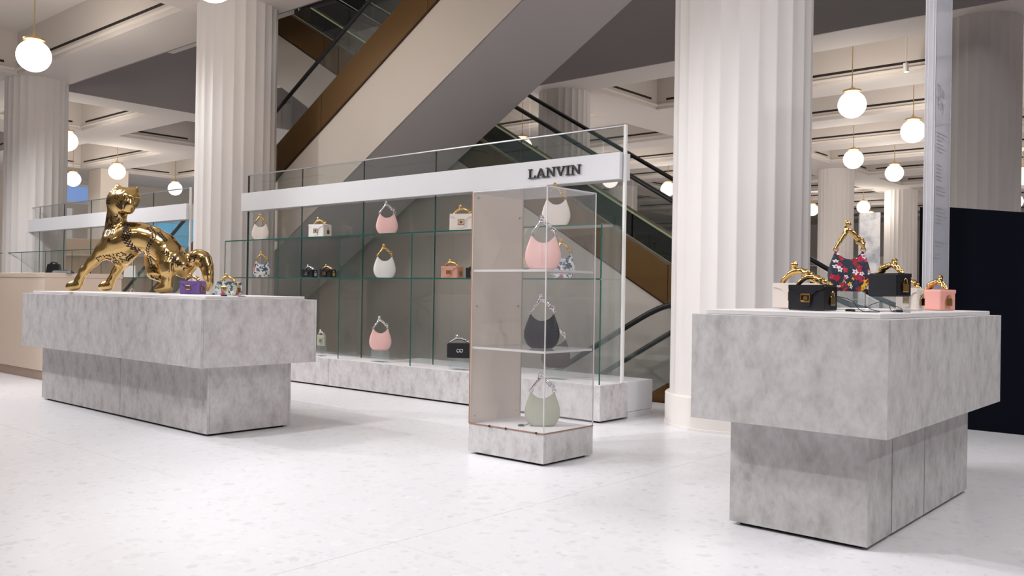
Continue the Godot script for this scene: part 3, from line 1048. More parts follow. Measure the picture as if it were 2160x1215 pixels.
# an arched feline figure: legs down at both ends, head raised at the left
func feline(w: float, h: float, fat: float) -> ArrayMesh:
	var key := "%s_%s_%s" % [w, h, fat]
	if handle_cache.has(key): return handle_cache[key]
	var b := []
	var r := 0.0075 * fat
	var e := w / 2
	for z in [-0.011, 0.011]:
		chain(b, [[-e, 0.004, z * 0.8, r * 0.8], [-e * 0.86, h * 0.3, z, r * 0.75], [-e * 0.56, h * 0.62, z, r * 0.95], [-e * 0.36, h * 0.74, z * 0.6, r * 1.25]])
		chain(b, [[e * 0.28, h * 0.62, z * 0.6, r * 1.2], [e * 0.56, h * 0.52, z, r * 1.15], [e * 0.62, h * 0.26, z, r * 0.9], [e * 0.9, h * 0.1, z, r * 0.75], [e, 0.004, z * 0.8, r * 0.8]])
	chain(b, [[-e * 0.36, h * 0.74, 0, r * 1.45], [0, h * 0.78, 0, r * 1.25], [e * 0.3, h * 0.64, 0, r * 1.6], [e * 0.52, h * 0.44, 0, r * 1.2], [e * 0.78, h * 0.36, 0.004, r * 0.7], [e * 0.98, h * 0.42, 0.006, r * 0.65]])
	chain(b, [[-e * 0.38, h * 0.76, 0, r * 1.1], [-e * 0.44, h * 0.96, 0, r * 0.95], [-e * 0.36, h * 1.14, 0.004, r * 1.5]])
	ball(b, -e * 0.26, h * 1.12, 0.008, r * 1.0)
	ball(b, -e * 0.46, h * 1.28, -0.006, r * 0.55)
	ball(b, -e * 0.26, h * 1.29, 0.008, r * 0.55)
	var m := sdf_mesh(sdf_grid(b, maxf(0.0024, w * 0.017), 0.006))
	handle_cache[key] = m
	return m

var box_cache := {}

func box_bag(label: String, body: Material, metal: Material, w := 0.19, h := 0.112, d := 0.118, lock := true, arch := 1.0, group := "", end := 1.0) -> Node3D:
	var t := thing("handbag", label, "handbag", Vector3.ZERO, group)
	var st := mb()
	bx(st, Vector3(-w / 2, 0.001, -d / 2), Vector3(w / 2, h, d / 2), 0.006)
	obj("body", st, body, t)
	# flap: over the top and down the front with a tongue in the middle
	st = mb()
	var f := [Vector2(-w * 0.47, h + 0.003), Vector2(-w * 0.47, h * 0.86), Vector2(-w * 0.3, h * 0.8), Vector2(-w * 0.17, h * 0.62), Vector2(-w * 0.13, h * 0.24), Vector2(-w * 0.09, h * 0.16), Vector2(w * 0.09, h * 0.16), Vector2(w * 0.13, h * 0.24), Vector2(w * 0.17, h * 0.62), Vector2(w * 0.3, h * 0.8), Vector2(w * 0.47, h * 0.86), Vector2(w * 0.47, h + 0.003)]
	prism(st, f, d / 2 - 0.002, d / 2 + 0.0065)
	bx(st, Vector3(-w * 0.47, h - 0.002, -d * 0.44), Vector3(w * 0.47, h + 0.0035, d / 2 + 0.003), 0.002)
	obj("flap", st, body, t)
	# buckle: rounded frame round a small emblem
	st = mb()
	var by := h * 0.5
	var bw := w * 0.135
	var bh := h * 0.17
	var zz := d / 2 + 0.0066
	var fr := 0.0034
	for q in [[-bw, -bh, bw, -bh + fr * 2], [-bw, bh - fr * 2, bw, bh], [-bw, -bh, -bw + fr * 2, bh], [bw - fr * 2, -bh, bw, bh]]:
		bx(st, Vector3(q[0], by + q[1], zz), Vector3(q[2], by + q[3], zz + 0.006), 0.0015)
	bx(st, Vector3(-bw * 0.45, by - bh * 0.45, zz), Vector3(bw * 0.45, by + bh * 0.45, zz + 0.004), 0.002)
	obj("buckle", st, metal, t)
	if lock:
		# padlock hanging on the end gusset
		st = mb()
		var lx := (w / 2 + 0.003) if end > 0 else (-w / 2 - 0.011)
		var ly := h * 0.44
		bx(st, Vector3(lx, ly - 0.026, -0.022), Vector3(lx + 0.008, ly + 0.016, 0.022), 0.002)
		var p := []
		for i in 9:
			var a := PI * i / 8
			p.append(Vector3(lx + 0.004, ly + 0.016 + sin(a) * 0.026, cos(a) * 0.013))
		tube(st, p, 0.003, 6)
		obj("padlock", st, metal, t)
	var hm := feline(w * 0.8, h * 0.46 * arch, 1.15 * arch)
	var o := obj("handle", hm, metal, t)
	o.position = Vector3(0, h + 0.001, 0)
	return t

func hobo_half(v: float) -> float:
	# half width over the height: full low down, narrow at the shoulders
	var p := [[0.0, 0.3], [0.06, 0.38], [0.16, 0.445], [0.32, 0.495], [0.5, 0.49], [0.7, 0.44], [0.88, 0.375], [1.0, 0.335]]
	for i in p.size() - 1:
		if v <= p[i + 1][0]:
			return lerpf(p[i][1], p[i + 1][1], (v - p[i][0]) / (p[i + 1][0] - p[i][0]))
	return p[-1][1]

var hobo_meshes := {}

func hobo_bag(label: String, body: Material, metal: Material, group := "", lining: Material = null, hs := 0.86) -> Node3D:
	var t := thing("hobo_bag", label, "handbag", Vector3.ZERO, group)
	var w := 0.25
	var h := 0.235
	if hobo_meshes.is_empty():
		var n := 40
		var rows := 14
		var st := mb()
		var inn := mb()
		var P := func(j: float, i: int, inset: float) -> Vector3:
			var v := j / rows
			var a := TAU * i / n
			var hw := hobo_half(v) * w - inset
			var dz := lerpf(0.046, 0.014, pow(v, 1.4)) * (0.72 if v < 0.03 else 1.0) - inset * 0.4
			var cx := signf(cos(a)) * pow(absf(cos(a)), 0.8)
			var sz := signf(sin(a)) * pow(absf(sin(a)), 0.8)
			var dip := 1.0 - 0.21 * (1.0 - pow(absf(cx), 2.2)) * smoothstep(0.2, 1.0, v)
			return Vector3(cx * hw, v * h * dip + inset * 0.0, sz * dz)
		var N := func(j: float, i: int) -> Vector3:
			var du: Vector3 = P.call(j, (i + 1) % n, 0.0) - P.call(j, (i + n - 1) % n, 0.0)
			var dv: Vector3 = P.call(minf(j + 0.5, rows), i, 0.0) - P.call(maxf(j - 0.5, 0), i, 0.0)
			var q := du.cross(dv).normalized()
			var c: Vector3 = P.call(j, i, 0.0)
			if q.dot(Vector3(c.x, 0, c.z)) < 0: q = -q
			return q
		for j in rows:
			for i in n:
				var k := (i + 1) % n
				quad_n(st, P.call(j, i, 0.0), P.call(j, k, 0.0), P.call(j + 1, k, 0.0), P.call(j + 1, i, 0.0), N.call(j, i), N.call(j, k), N.call(j + 1, k), N.call(j + 1, i))
		var bot := []
		for i in n: bot.append(P.call(0.0, i, 0.0))
		poly(st, bot, Vector3.DOWN)
		for i in n:
			var k := (i + 1) % n
			var a0: Vector3 = P.call(rows, i, 0.0)
			var a1: Vector3 = P.call(rows, k, 0.0)
			var b0: Vector3 = P.call(rows, i, 0.005)
			var b1: Vector3 = P.call(rows, k, 0.005)
			poly(st, [a0, a1, b1, b0], Vector3.UP)
			var c0 := b0 - Vector3(0, 0.05, 0)
			var c1 := b1 - Vector3(0, 0.05, 0)
			poly(inn, [b0, b1, c1, c0], Vector3(-a0.x, 0, -a0.z))
			poly(inn, [c0, c1, Vector3((c1.x + c0.x) / 2, (c0.y + c1.y) / 2, 0)], Vector3.UP)
		hobo_meshes.body = st.commit()
		hobo_meshes.inner = inn.commit()
	obj("body", hobo_meshes.body, body, t)
	obj("lining", hobo_meshes.inner, lining if lining else body, t)
	# rings at the shoulders and the feline handle between them
	var st2 := mb()
	for s in [-1.0, 1.0]:
		ring(st2, Vector3(s * w * 0.32, h + 0.008, 0), Vector3(0, 0, 1), 0.014, 0.0028)
	obj("rings", st2, metal, t)
	var b := "hobo_handle"
	if not handle_cache.has(b):
		var q := []
		var r := 0.0112
		for z in [-0.009, 0.009]:
			chain(q, [[-0.082, 0.0, z * 0.6, r * 0.7], [-0.06, 0.034, z, r * 0.8], [-0.034, 0.07, z, r * 0.95], [-0.02, 0.094, z * 0.5, r * 1.1]])
			chain(q, [[0.022, 0.082, z * 0.6, r], [0.048, 0.056, z, r], [0.05, 0.034, z, r * 0.8], [0.074, 0.022, z, r * 0.75], [0.082, 0.0, z * 0.6, r * 0.75]])
		chain(q, [[-0.02, 0.094, 0, r * 1.2], [0.002, 0.094, 0, r * 1.1], [0.03, 0.072, 0, r * 1.35], [0.05, 0.046, 0, r * 1.1]])
		chain(q, [[-0.022, 0.096, 0, r], [-0.022, 0.116, 0, r * 0.85], [-0.014, 0.13, 0.004, r * 1.35]])
		ball(q, -0.006, 0.126, 0.01, r * 0.9)
		ball(q, -0.022, 0.145, 0.0, r * 0.5)
		ball(q, -0.006, 0.144, 0.008, r * 0.5)
		chain(q, [[0.05, 0.046, 0, r * 0.6], [0.074, 0.052, 0.008, r * 0.5], [0.084, 0.032, 0.01, r * 0.5], [0.078, 0.012, 0.01, r * 0.45]])
		handle_cache[b] = sdf_mesh(sdf_grid(q, 0.003, 0.006))
	var o := obj("handle", handle_cache[b], metal, t)
	o.position = Vector3(0, h + 0.014, 0)
	o.scale = Vector3(0.98, hs, 1.0)
	return t

func block(label: String, x: float, y: float, z: float, w: float, h: float, d: float, turn: float) -> void:
	var t := thing("acrylic_block", label, "display block", Vector3(x, y, z), "clear blocks under the handbags", turn)
	var st := mb()
	bx(st, Vector3(-w / 2, 0.0015, -d / 2), Vector3(w / 2, h, d / 2), 0.003)
	obj("block", st, M.acrylic_block, t)
	st = mb()
	bx(st, Vector3(-w / 2 - 0.004, 0, -d / 2 - 0.004), Vector3(w / 2 + 0.004, 0.0015, d / 2 + 0.004), 0.0)
	obj("foot_plate", st, M.acrylic_edge, t)

func cord(label: String, pts: Array, puck: Vector3) -> void:
	var t := thing("security_cord", label, "cord", Vector3.ZERO)
	var c := Curve3D.new()
	for i in pts.size():
		var tan: Vector3 = (pts[mini(i + 1, pts.size() - 1)] - pts[maxi(i - 1, 0)]) * 0.22
		c.add_point(pts[i], -tan, tan)
	c.bake_interval = 0.012
	var st := mb()
	tube(st, Array(c.get_baked_points()), 0.0018, 6)
	obj("cable", st, M.black_rubber, t)
	st = mb()
	lathe(st, [Vector2(0, 0), Vector2(0.022, 0), Vector2(0.024, 0.003), Vector2(0.022, 0.009), Vector2(0.014, 0.012), Vector2(0, 0.012)], 20, puck)
	obj("sensor", st, M.black_rubber, t)

func bags() -> void:
	var F := 0.72
	# --- long display wall, top shelf
	var y := 1.746
	place(hobo_bag("white hobo bag with gold cat handle at the left end of the top glass shelf", M.leather_cream, M.gold_small), -9.967, y, -6.44, F, 0.9)
	place(box_bag("large white box bag with gold buckle on the top shelf left of the pink hobo", M.leather_white, M.gold_small, 0.235, 0.15, 0.15), -8.70, y, -6.44, 0.22, 1.0)
	place(hobo_bag("pale pink hobo bag with silver cat handle in the middle of the top glass shelf", M.leather_pink, M.silver), -7.484, y, -6.44, F, 0.98)
	place(box_bag("cream box bag with gold buckle half hidden by the tall acrylic case, top shelf", M.leather_cream, M.gold_small, 0.255, 0.165, 0.14), -6.30, y, -6.44, 0.45, 1.0)
	place(hobo_bag("cream hobo bag with gold cat handle on the top shelf seen through the acrylic case", M.leather_cream, M.gold_small), -5.09, y, -6.43, F, 1.08)
	# middle shelf
	y = 1.263
	place(hobo_bag("floral hobo bag with gold cat handle at the left end of the middle glass shelf", M.floral_light, M.gold_small, "", M.lining_dark), -9.905, y, -6.43, F, 0.9)
	place(box_bag("small black box bag with silver cat handle on the middle glass shelf", M.leather_black, M.silver, 0.175, 0.1, 0.11), -8.88, y, -6.43, 0.22, 0.95)
	place(box_bag("small black box bag with gold cat handle right of the silver handled one", M.leather_black, M.gold_small, 0.175, 0.1, 0.11), -8.525, y, -6.43, 0.22, 0.96)
	place(hobo_bag("white hobo bag with gold cat handle in the middle of the middle shelf", M.leather_white, M.gold_small), -7.5, y, -6.43, F, 1.0)
	place(box_bag("salmon brown box bag with gold buckle on the middle shelf beside the acrylic case", M.leather_salmon, M.gold_small), -6.44, y, -6.43, 0.22, 1.06)
	place(box_bag("black box bag half hidden by the acrylic case edge, right of the salmon one", M.leather_black, M.gold_small), -6.11, y, -6.43, 0.22, 0.9)
	place(hobo_bag("floral hobo bag with gold cat handle behind the large pink hobo, middle shelf", M.floral_light, M.gold_small, "", M.lining_dark), -5.01, y, -6.43, F, 0.98)
	# plinth
	y = 0.332
	block("clear block at the far left of the plinth under the pale green perfume bag", -8.61, y, -6.42, 0.09, 0.118, 0.09, 0.0)
	var g := box_bag("small pale green square bag beside the corner of the concrete table", M.leather_sage, M.silver, 0.1, 0.125, 0.05, false, 0.9)
	place(g, -8.61, y + 0.119, -6.42, 0.5, 1.0)
	block("clear block under the pink hobo on the concrete plinth", -7.54, y, -6.42, 0.2, 0.128, 0.1, 0.0)
	place(hobo_bag("pink hobo bag with silver cat handle on a clear block on the plinth", M.leather_pink, M.silver), -7.54, y + 0.129, -6.42, F, 1.0)
	block("clear block under the black box bag on the concrete plinth", -6.3, y, -6.42, 0.22, 0.12, 0.1, 0.0)
	var tb := box_bag("black box bag with silver twin ring clasp on a clear block, plinth", M.leather_black, M.silver, 0.26, 0.145, 0.1, false)
	var bk: MeshInstance3D = tb.get_node("buckle")
	var rs := mb()
	for e in [-1.0, 1.0]: ring(rs, Vector3(e * 0.016, 0.075, 0.06), Vector3(0, 0, 1), 0.015, 0.005)
	bk.mesh = rs.commit()
	bk.set_surface_override_material(0, M.silver)
	place(tb, -6.3, y + 0.121, -6.42, F, 1.0)
	block("clear block under the dark hobo behind the acrylic case", -5.06, y, -6.44, 0.18, 0.105, 0.1, 0.0)
	place(hobo_bag("dark brown black hobo bag with silver handle low behind the acrylic case", M.leather_brown, M.silver), -5.078, y + 0.106, -6.44, F, 1.1)
	# --- tall acrylic case
	place(hobo_bag("large pink hobo bag with silver cat handle on the upper shelf of the acrylic case", M.leather_pink, M.silver), -3.83, 1.287, -4.7, F, 1.0)
	place(hobo_bag("black hobo bag with silver cat handle on the lower shelf of the acrylic case", M.leather_black, M.silver), -3.845, 0.75, -4.72, F, 1.0)
	place(hobo_bag("sage green hobo bag with silver cat handle at the foot of the acrylic case", M.leather_sage, M.silver), -3.855, 0.21, -4.75, F, 1.0)
	# --- left table
	y = 1.068
	place(box_bag("purple box bag beside the tail of the gold cat sculpture", M.leather_purple, M.gold_small), -7.137, y, -3.95, 0.42, 1.0)
	place(box_bag("floral box bag with gold cat handle at the right end of the left table", M.floral_light, M.gold_small), -6.515, y, -3.92, 0.4, 0.97)
	cord("black security tag on a cord at the front edge of the left table", [Vector3(-6.05, y, -3.72), Vector3(-6.07, y, -3.8), Vector3(-6.2, y, -3.85), Vector3(-6.42, y, -3.9)], Vector3(-6.08, 1.0666, -3.62))
	cord("black security tag behind the purple bag on the left table", [Vector3(-7.02, y, -3.99), Vector3(-6.98, y, -4.1), Vector3(-6.99, y, -4.2)], Vector3(-6.97, 1.0666, -4.06))
	# --- right table
	place(box_bag("large cream box bag with a big gold cat handle behind the black buckled bag", M.leather_cream, M.gold_small, 0.265, 0.135, 0.13, false, 1.45), -1.955, y, -4.6, -0.05, 1.0)
	place(box_bag("black box bag with gold buckle and padlock at the front of the right table", M.leather_black, M.gold_small, 0.195, 0.122, 0.13), -1.745, y, -4.25, -0.09, 1.0)
	block("clear block under the dark floral hobo on the right table", -1.79, y, -4.88, 0.15, 0.098, 0.13, 0.3)
	place(hobo_bag("navy hobo bag covered in red, white and yellow flowers with gold cat handle", M.floral_dark, M.gold_small, "", M.lining_dark, 1.1), -1.80, y + 0.099, -4.88, F, 0.95)
	block("clear block under the long black bag with padlock on the right table", -1.5, y, -4.62, 0.17, 0.072, 0.11, -0.2)
	place(box_bag("black box bag with gold padlock on a clear block on the right table", M.leather_black, M.gold_small, 0.172, 0.115, 0.112, true, 1.1, "", -1.0), -1.5, y + 0.073, -4.62, PI - 0.33, 1.0)
	place(box_bag("cream box bag with gold clasp between the black and pink bags on the right table", M.leather_cream, M.gold_small, 0.12, 0.12, 0.09), -1.53, y, -5.05, -0.1, 1.0)
	place(box_bag("pink box bag with gold padlock at the far end of the right table", M.leather_rose, M.gold_small, 0.165, 0.115, 0.12, true, 1.2, "", -1.0), -1.5, y, -5.42, PI - 0.45, 1.0)
	cord("looping black security cord beside the black buckled bag on the right table", [Vector3(-1.62, 1.14, -4.24), Vector3(-1.56, 1.12, -4.26), Vector3(-1.53, 1.075, -4.3), Vector3(-1.5, y, -4.34), Vector3(-1.44, y, -4.3), Vector3(-1.46, y, -4.22), Vector3(-1.54, y, -4.24), Vector3(-1.58, y, -4.33)], Vector3(-1.6, 1.0666, -4.36))
	cord("tangled black security cord in front of the clear block, right table", [Vector3(-1.5, 1.12, -4.52), Vector3(-1.56, 1.09, -4.5), Vector3(-1.5, y, -4.48), Vector3(-1.42, y, -4.46), Vector3(-1.4, 1.08, -4.5), Vector3(-1.46, 1.1, -4.52), Vector3(-1.43, y, -4.47), Vector3(-1.36, y, -4.5)], Vector3(-1.4, 1.0666, -4.44))
	cord("black security tag on the upper shelf of the acrylic case left of the pink bag", [Vector3(-4.0, 1.288, -4.75), Vector3(-4.02, 1.288, -4.82), Vector3(-3.94, 1.288, -4.86)], Vector3(-4.0, 1.2856, -4.72))
	cord("black security tag at the foot of the sage green bag", [Vector3(-3.95, 0.212, -4.68), Vector3(-3.97, 0.212, -4.74), Vector3(-3.93, 0.212, -4.78)], Vector3(-3.95, 0.209, -4.64))
	# small goods on the counter and in the second display wall
	tote("small black handbag standing on the pale wood counter at the left", M.leather_black, -11.75, 1.269, -4.6, 0.17, 0.12, 0.3)
	tote("flat black pouch lying on the pale wood counter behind the cat's front leg", M.leather_black, -11.02, 1.269, -4.42, 0.24, 0.03, 0.1)
	tote("white tote bag on the shelf seen below the belly of the gold cat", M.leather_white, -14.12, 1.263, -6.72, 0.2, 0.19, 1.0)
	tote("pale green tote bag left of the white one below the belly of the gold cat", M.leather_sage, -14.6, 1.263, -6.72, 0.18, 0.15, 0.7)
	tote("white bag with a looped handle on the low shelf under the white tote", M.leather_cream, -14.1, 0.733, -6.74, 0.16, 0.2, 1.0)

func tote(label: String, m: Material, x: float, y: float, z: float, w: float, h: float, arch: float) -> void:
	var t := thing("tote_bag", label, "handbag", Vector3(x, y, z), "", YAW)
	var st := mb()
	var d := 0.05 + w * 0.2
	var b := [Vector3(-w * 0.5, 0, -d / 2), Vector3(w * 0.5, 0, -d / 2), Vector3(w * 0.5, 0, d / 2), Vector3(-w * 0.5, 0, d / 2)]
	var u := [Vector3(-w * 0.42, h, -d / 4), Vector3(w * 0.42, h, -d / 4), Vector3(w * 0.42, h, d / 4), Vector3(-w * 0.42, h, d / 4)]
	for i in 4:
		var k := (i + 1) % 4
		poly(st, [b[i], b[k], u[k], u[i]], Vector3(b[i].x + b[k].x, 0, b[i].z + b[k].z))
	poly(st, u, Vector3.UP)
	poly(st, b, Vector3.DOWN)
	obj("body", st, m, t)
	for s in [-1.0, 1.0]:
		st = mb()
		var p := []
		for i in 11:
			var a := PI * i / 10
			p.append(Vector3(-cos(a) * w * 0.22, h * 0.98 + sin(a) * h * 0.75 * arch, s * d * 0.2))
		tube(st, p, 0.007, 6)
		obj("handle", st, m, t)

# ---------------------------------------------------------------- gold cat sculpture
const CK := 0.000986

func zp(x: float, y: float, z := 0.0) -> Vector3:
	return Vector3((x - 765.0) * CK + z * 0.42, (1100.0 - y) * CK, z)

func zchain(b: Array, js: Array) -> void:
	for i in js.size() - 1:
		var p: Array = js[i]
		var q: Array = js[i + 1]
		b.append([zp(p[0], p[1], p[2]), p[3] * CK, zp(q[0], q[1], q[2]), q[3] * CK])

func cat_sculpture() -> void:
	var t := thing("cat_sculpture", "polished gold cat sculpture with black rosette markings, head turned back, on the left table", "sculpture", Vector3(-8.055, 1.075, -3.9), "", YAW)
	var b := []
	# trunk: deep chest, arched back, rump
	zchain(b, [[545, 640, 0.0, 110], [600, 650, 0, 150], [700, 600, 0, 145], [800, 585, 0, 125], [900, 610, 0, 118], [1000, 680, 0, 128], [1080, 770, 0, 125], [1150, 850, 0.0, 100]])
	zchain(b, [[560, 760, 0, 85], [640, 770, 0, 75], [700, 730, 0, 60]])
	# neck and head, turned towards the viewer's right
	zchain(b, [[545, 560, 0, 100], [548, 470, 0, 80], [556, 390, 0.01, 76], [575, 300, 0.02, 96]])
	zchain(b, [[565, 250, 0.01, 98], [620, 245, 0.03, 112], [665, 240, 0.045, 100]])
	zchain(b, [[600, 280, 0.06, 70], [650, 315, 0.085, 58], [682, 345, 0.09, 26]])
	zchain(b, [[680, 200, 0.05, 60], [725, 220, 0.05, 38]])
	zchain(b, [[640, 210, 0.115, 24], [655, 270, 0.125, 22], [670, 300, 0.125, 18]])
	for e in [[605, 225, 0.125], [690, 225, 0.115]]:
		zchain(b, [[e[0] - 14, e[1], e[2], 17], [e[0] + 14, e[1] - 4, e[2], 17]])
	for c in [[625, 300, 0.12], [690, 290, 0.11]]:
		zchain(b, [[c[0], c[1], c[2], 26], [c[0] + 2, c[1] + 2, c[2], 26]])
	# ears
	zchain(b, [[535, 180, 0.0, 40], [560, 104, 0.0, 10]])
	zchain(b, [[590, 165, 0.03, 34], [564, 108, 0.005, 9]])
	zchain(b, [[712, 180, 0.04, 40], [754, 124, 0.04, 11]])
	# front legs
	zchain(b, [[520, 650, 0.075, 95], [450, 720, 0.085, 72], [350, 820, 0.085, 46], [262, 920, 0.085, 36], [220, 1000, 0.085, 30], [208, 1055, 0.085, 28]])
	zchain(b, [[208, 1062, 0.085, 30], [150, 1062, 0.09, 34], [125, 1068, 0.09, 28]])
	zchain(b, [[640, 740, -0.075, 90], [620, 830, -0.08, 52], [560, 920, -0.08, 36], [515, 1000, -0.08, 30], [500, 1055, -0.08, 28]])
	zchain(b, [[500, 1062, -0.08, 30], [445, 1060, -0.08, 34], [422, 1068, -0.08, 26]])
	# near hind leg: thigh, knee, hock, paw
	zchain(b, [[1050, 770, 0.075, 92], [1040, 840, 0.11, 70], [1048, 910, 0.115, 56], [1046, 1000, 0.11, 46], [1040, 1062, 0.11, 40]])
	zchain(b, [[1050, 1064, 0.11, 36], [985, 1074, 0.115, 30], [945, 1080, 0.115, 22]])
	zchain(b, [[1110, 790, 0.05, 88], [1175, 850, 0.045, 68], [1205, 925, 0.02, 46]])
	# far hind leg, folded under the belly
	zchain(b, [[920, 720, -0.06, 90], [905, 820, -0.08, 66], [930, 915, -0.08, 66], [985, 940, -0.09, 52], [1040, 1000, -0.1, 36], [1060, 1060, -0.1, 32]])
	zchain(b, [[1060, 1064, -0.1, 30], [1010, 1074, -0.1, 24]])
	# tail: down from the rump, up and round in a loop
	zchain(b, [[1185, 830, 0, 70], [1225, 880, -0.01, 58], [1250, 850, -0.02, 56], [1290, 790, -0.02, 62], [1340, 765, -0.01, 62], [1390, 790, 0, 62], [1418, 860, 0.01, 52], [1432, 940, 0.02, 42], [1438, 1010, 0.02, 34], [1428, 1078, 0.02, 20]])
	var g := sdf_grid(b, 0.0125, 0.045)
	var cm := sdf_mesh(g)
	t.position.y = 1.0672 - cm.get_aabb().position.y
	obj("body", cm, M.gold, t)
	# markings laid on the skin
	var st := mb()
	var marks := []
	var band := func(pts: Array, count: int, wide: float, len: float, slant: float) -> void:
		for i in count:
			var u := (i + 0.5) / count * (pts.size() - 1)
			var k := mini(int(u), pts.size() - 2)
			var p: Vector2 = pts[k].lerp(pts[k + 1], u - k)
			var d: Vector2 = (pts[k + 1] - pts[k]).normalized()
			for side in [-1.0, 1.0]:
				var q: Vector2 = p + d.orthogonal() * wide * side
				var e: Vector2 = d.rotated(slant * side) * len * 0.5
				marks.append([q - e, q, q + e])
	for k in 3:
		var o := Vector2(26.0 * (k - 1), 6.0 * k)
		band.call([Vector2(672, 486) + o, Vector2(725, 530) + o, Vector2(712, 600) + o, Vector2(745, 672) + o, Vector2(815, 738) + o], 11, 6.0, 25.0, 0.55)
	band.call([Vector2(890, 492), Vector2(955, 556), Vector2(968, 600), Vector2(905, 690), Vector2(872, 780), Vector2(885, 850)], 20, 11.0, 22.0, 0.6)
	band.call([Vector2(985, 540), Vector2(1075, 630)], 6, 8.0, 22.0, 0.4)
	band.call([Vector2(1060, 712), Vector2(1140, 776), Vector2(1215, 846)], 8, 11.0, 26.0, 0.8)
	band.call([Vector2(440, 545), Vector2(500, 560), Vector2(595, 560)], 9, 12.0, 25.0, 1.3)
	band.call([Vector2(505, 500), Vector2(590, 530)], 4, 12.0, 22.0, 0.7)
	band.call([Vector2(412, 590), Vector2(370, 680)], 5, 8.0, 20.0, 0.3)
	band.call([Vector2(268, 800), Vector2(222, 890)], 4, 8.0, 20.0, 0.4)
	band.call([Vector2(550, 628), Vector2(580, 630)], 2, 4.0, 34.0, 1.5)
	band.call([Vector2(650, 468), Vector2(780, 478)], 8, 10.0, 22.0, 0.9)
	band.call([Vector2(690, 800), Vector2(740, 756)], 4, 9.0, 18.0, 0.5)
	for i in 4:
		var y := 216.0 + i * 21.0
		marks.append([Vector2(484, y - 4), Vector2(500, y - 10), Vector2(520, y + 4), Vector2(548, y + 2)])
	# face: whisker lines, nose and brow
	for q in [[615, 300, 668, 345], [640, 285, 674, 340], [665, 275, 680, 335], [712, 285, 690, 340], [730, 270, 696, 330]]:
		marks.append([Vector2(q[0], q[1]), Vector2(q[2], q[3])])
	marks.append([Vector2(655, 262), Vector2(668, 274), Vector2(684, 262)])
	var r := RandomNumberGenerator.new()
	r.seed = 4
	var spots := []
	for i in 11:
		for j in 4:
			var x := 430.0 + i * 25.0 + (j % 2) * 12.0
			spots.append([Vector2(x + r.randf_range(-3, 3), lerpf(800, 738, (x - 430) / 280.0) + j * 23.0 + r.randf_range(-3, 3)), 8.0])
	for q in [[500, 415], [535, 405], [560, 440], [515, 448], [600, 425], [590, 392], [540, 470], [890, 870], [925, 890], [905, 915], [900, 955], [935, 972], [975, 965], [1000, 950], [1265, 800], [1300, 755], [1345, 765], [1375, 800], [1385, 850], [1275, 850], [1335, 790], [1250, 890], [1310, 800], [1170, 810], [1205, 860]]:
		spots.append([Vector2(q[0], q[1]), 15.0])
	for q in [[622, 228], [716, 226]]:
		for k in 5:
			var c := Vector2(q[0], q[1]) + Vector2.from_angle(k * TAU / 5) * 15.0
			marks.append([c - Vector2.from_angle(k * TAU / 5 + 1.2) * 6.0, c + Vector2.from_angle(k * TAU / 5) * 5.0, c + Vector2.from_angle(k * TAU / 5 + 1.2) * 6.0])
	for s in spots:
		var a0 := r.randf() * TAU
		var arc := []
		for i in 6:
			arc.append(s[0] + Vector2.from_angle(a0 + i * 0.72) * s[1])
		marks.append(arc)
	for m in marks: mark(st, g, m)
	var o := obj("markings", st, M.marking, t)
	o.set_meta("kind", "stuff")

func skin_hit(g: Dictionary, p: Vector3) -> Array:
	# first surface met from the front, with its normal
	var f: PackedFloat32Array = g.f
	var c: float = g.cell
	var q: Vector3 = (p - g.lo) / c
	var i := int(q.x)
	var j := int(q.y)
	if i < 1 or j < 1 or i >= g.nx - 2 or j >= g.ny - 2: return []
	var at := func(k: int) -> float:
		var o: int = (k * g.ny + j) * g.nx + i
		var u := q.x - i
		var v := q.y - j
		return lerpf(lerpf(f[o], f[o + 1], u), lerpf(f[o + g.nx], f[o + g.nx + 1], u), v)
	for k in range(g.nz - 2, 1, -1):
		var d: float = at.call(k)
		if d < 0.0:
			var e: float = at.call(k + 1)
			var z: float = k + clampf(d / (d - e), 0.0, 1.0)
			var o: int = (int(round(z)) * g.ny + int(round(q.y))) * g.nx + int(round(q.x))
			var n := Vector3(f[o + 1] - f[o - 1], f[o + g.nx] - f[o - g.nx], f[o + g.nx * g.ny] - f[o - g.nx * g.ny]).normalized()
			return [Vector3(p.x, p.y, g.lo.z + z * c), n]
	return []

func mark(st: SurfaceTool, g: Dictionary, line: Array) -> void:
	var pts := []
	for i in line.size() - 1:
		for s in 3:
			pts.append(line[i].lerp(line[i + 1], s / 3.0))
	pts.append(line[-1])
	var l := []
	var rr := []
	for i in pts.size():
		var d: Vector2 = (pts[mini(i + 1, pts.size() - 1)] - pts[maxi(i - 1, 0)]).normalized().orthogonal()
		var w := (4.0 if line.size() > 5 and line[0].distance_to(line[2]) < 16.0 else 5.6) * (0.35 + 0.65 * sin(PI * (i + 0.6) / (pts.size() + 0.2)))
		var a := skin_hit(g, zp(pts[i].x + d.x * w, pts[i].y + d.y * w))
		var b := skin_hit(g, zp(pts[i].x - d.x * w, pts[i].y - d.y * w))
		if a.is_empty() or b.is_empty(): return
		if absf(a[0].z - b[0].z) > 0.03: return
		l.append([a[0] + a[1] * 0.0022, a[1]])
		rr.append([b[0] + b[1] * 0.0022, b[1]])
	for i in l.size() - 1:
		if absf(l[i][0].z - l[i + 1][0].z) > 0.04: return
	for i in l.size() - 1:
		quad_n(st, l[i][0], rr[i][0], rr[i + 1][0], l[i + 1][0], l[i][1], rr[i][1], rr[i + 1][1], l[i + 1][1])

# ---------------------------------------------------------------- pendant globes
var globe_mesh: ArrayMesh

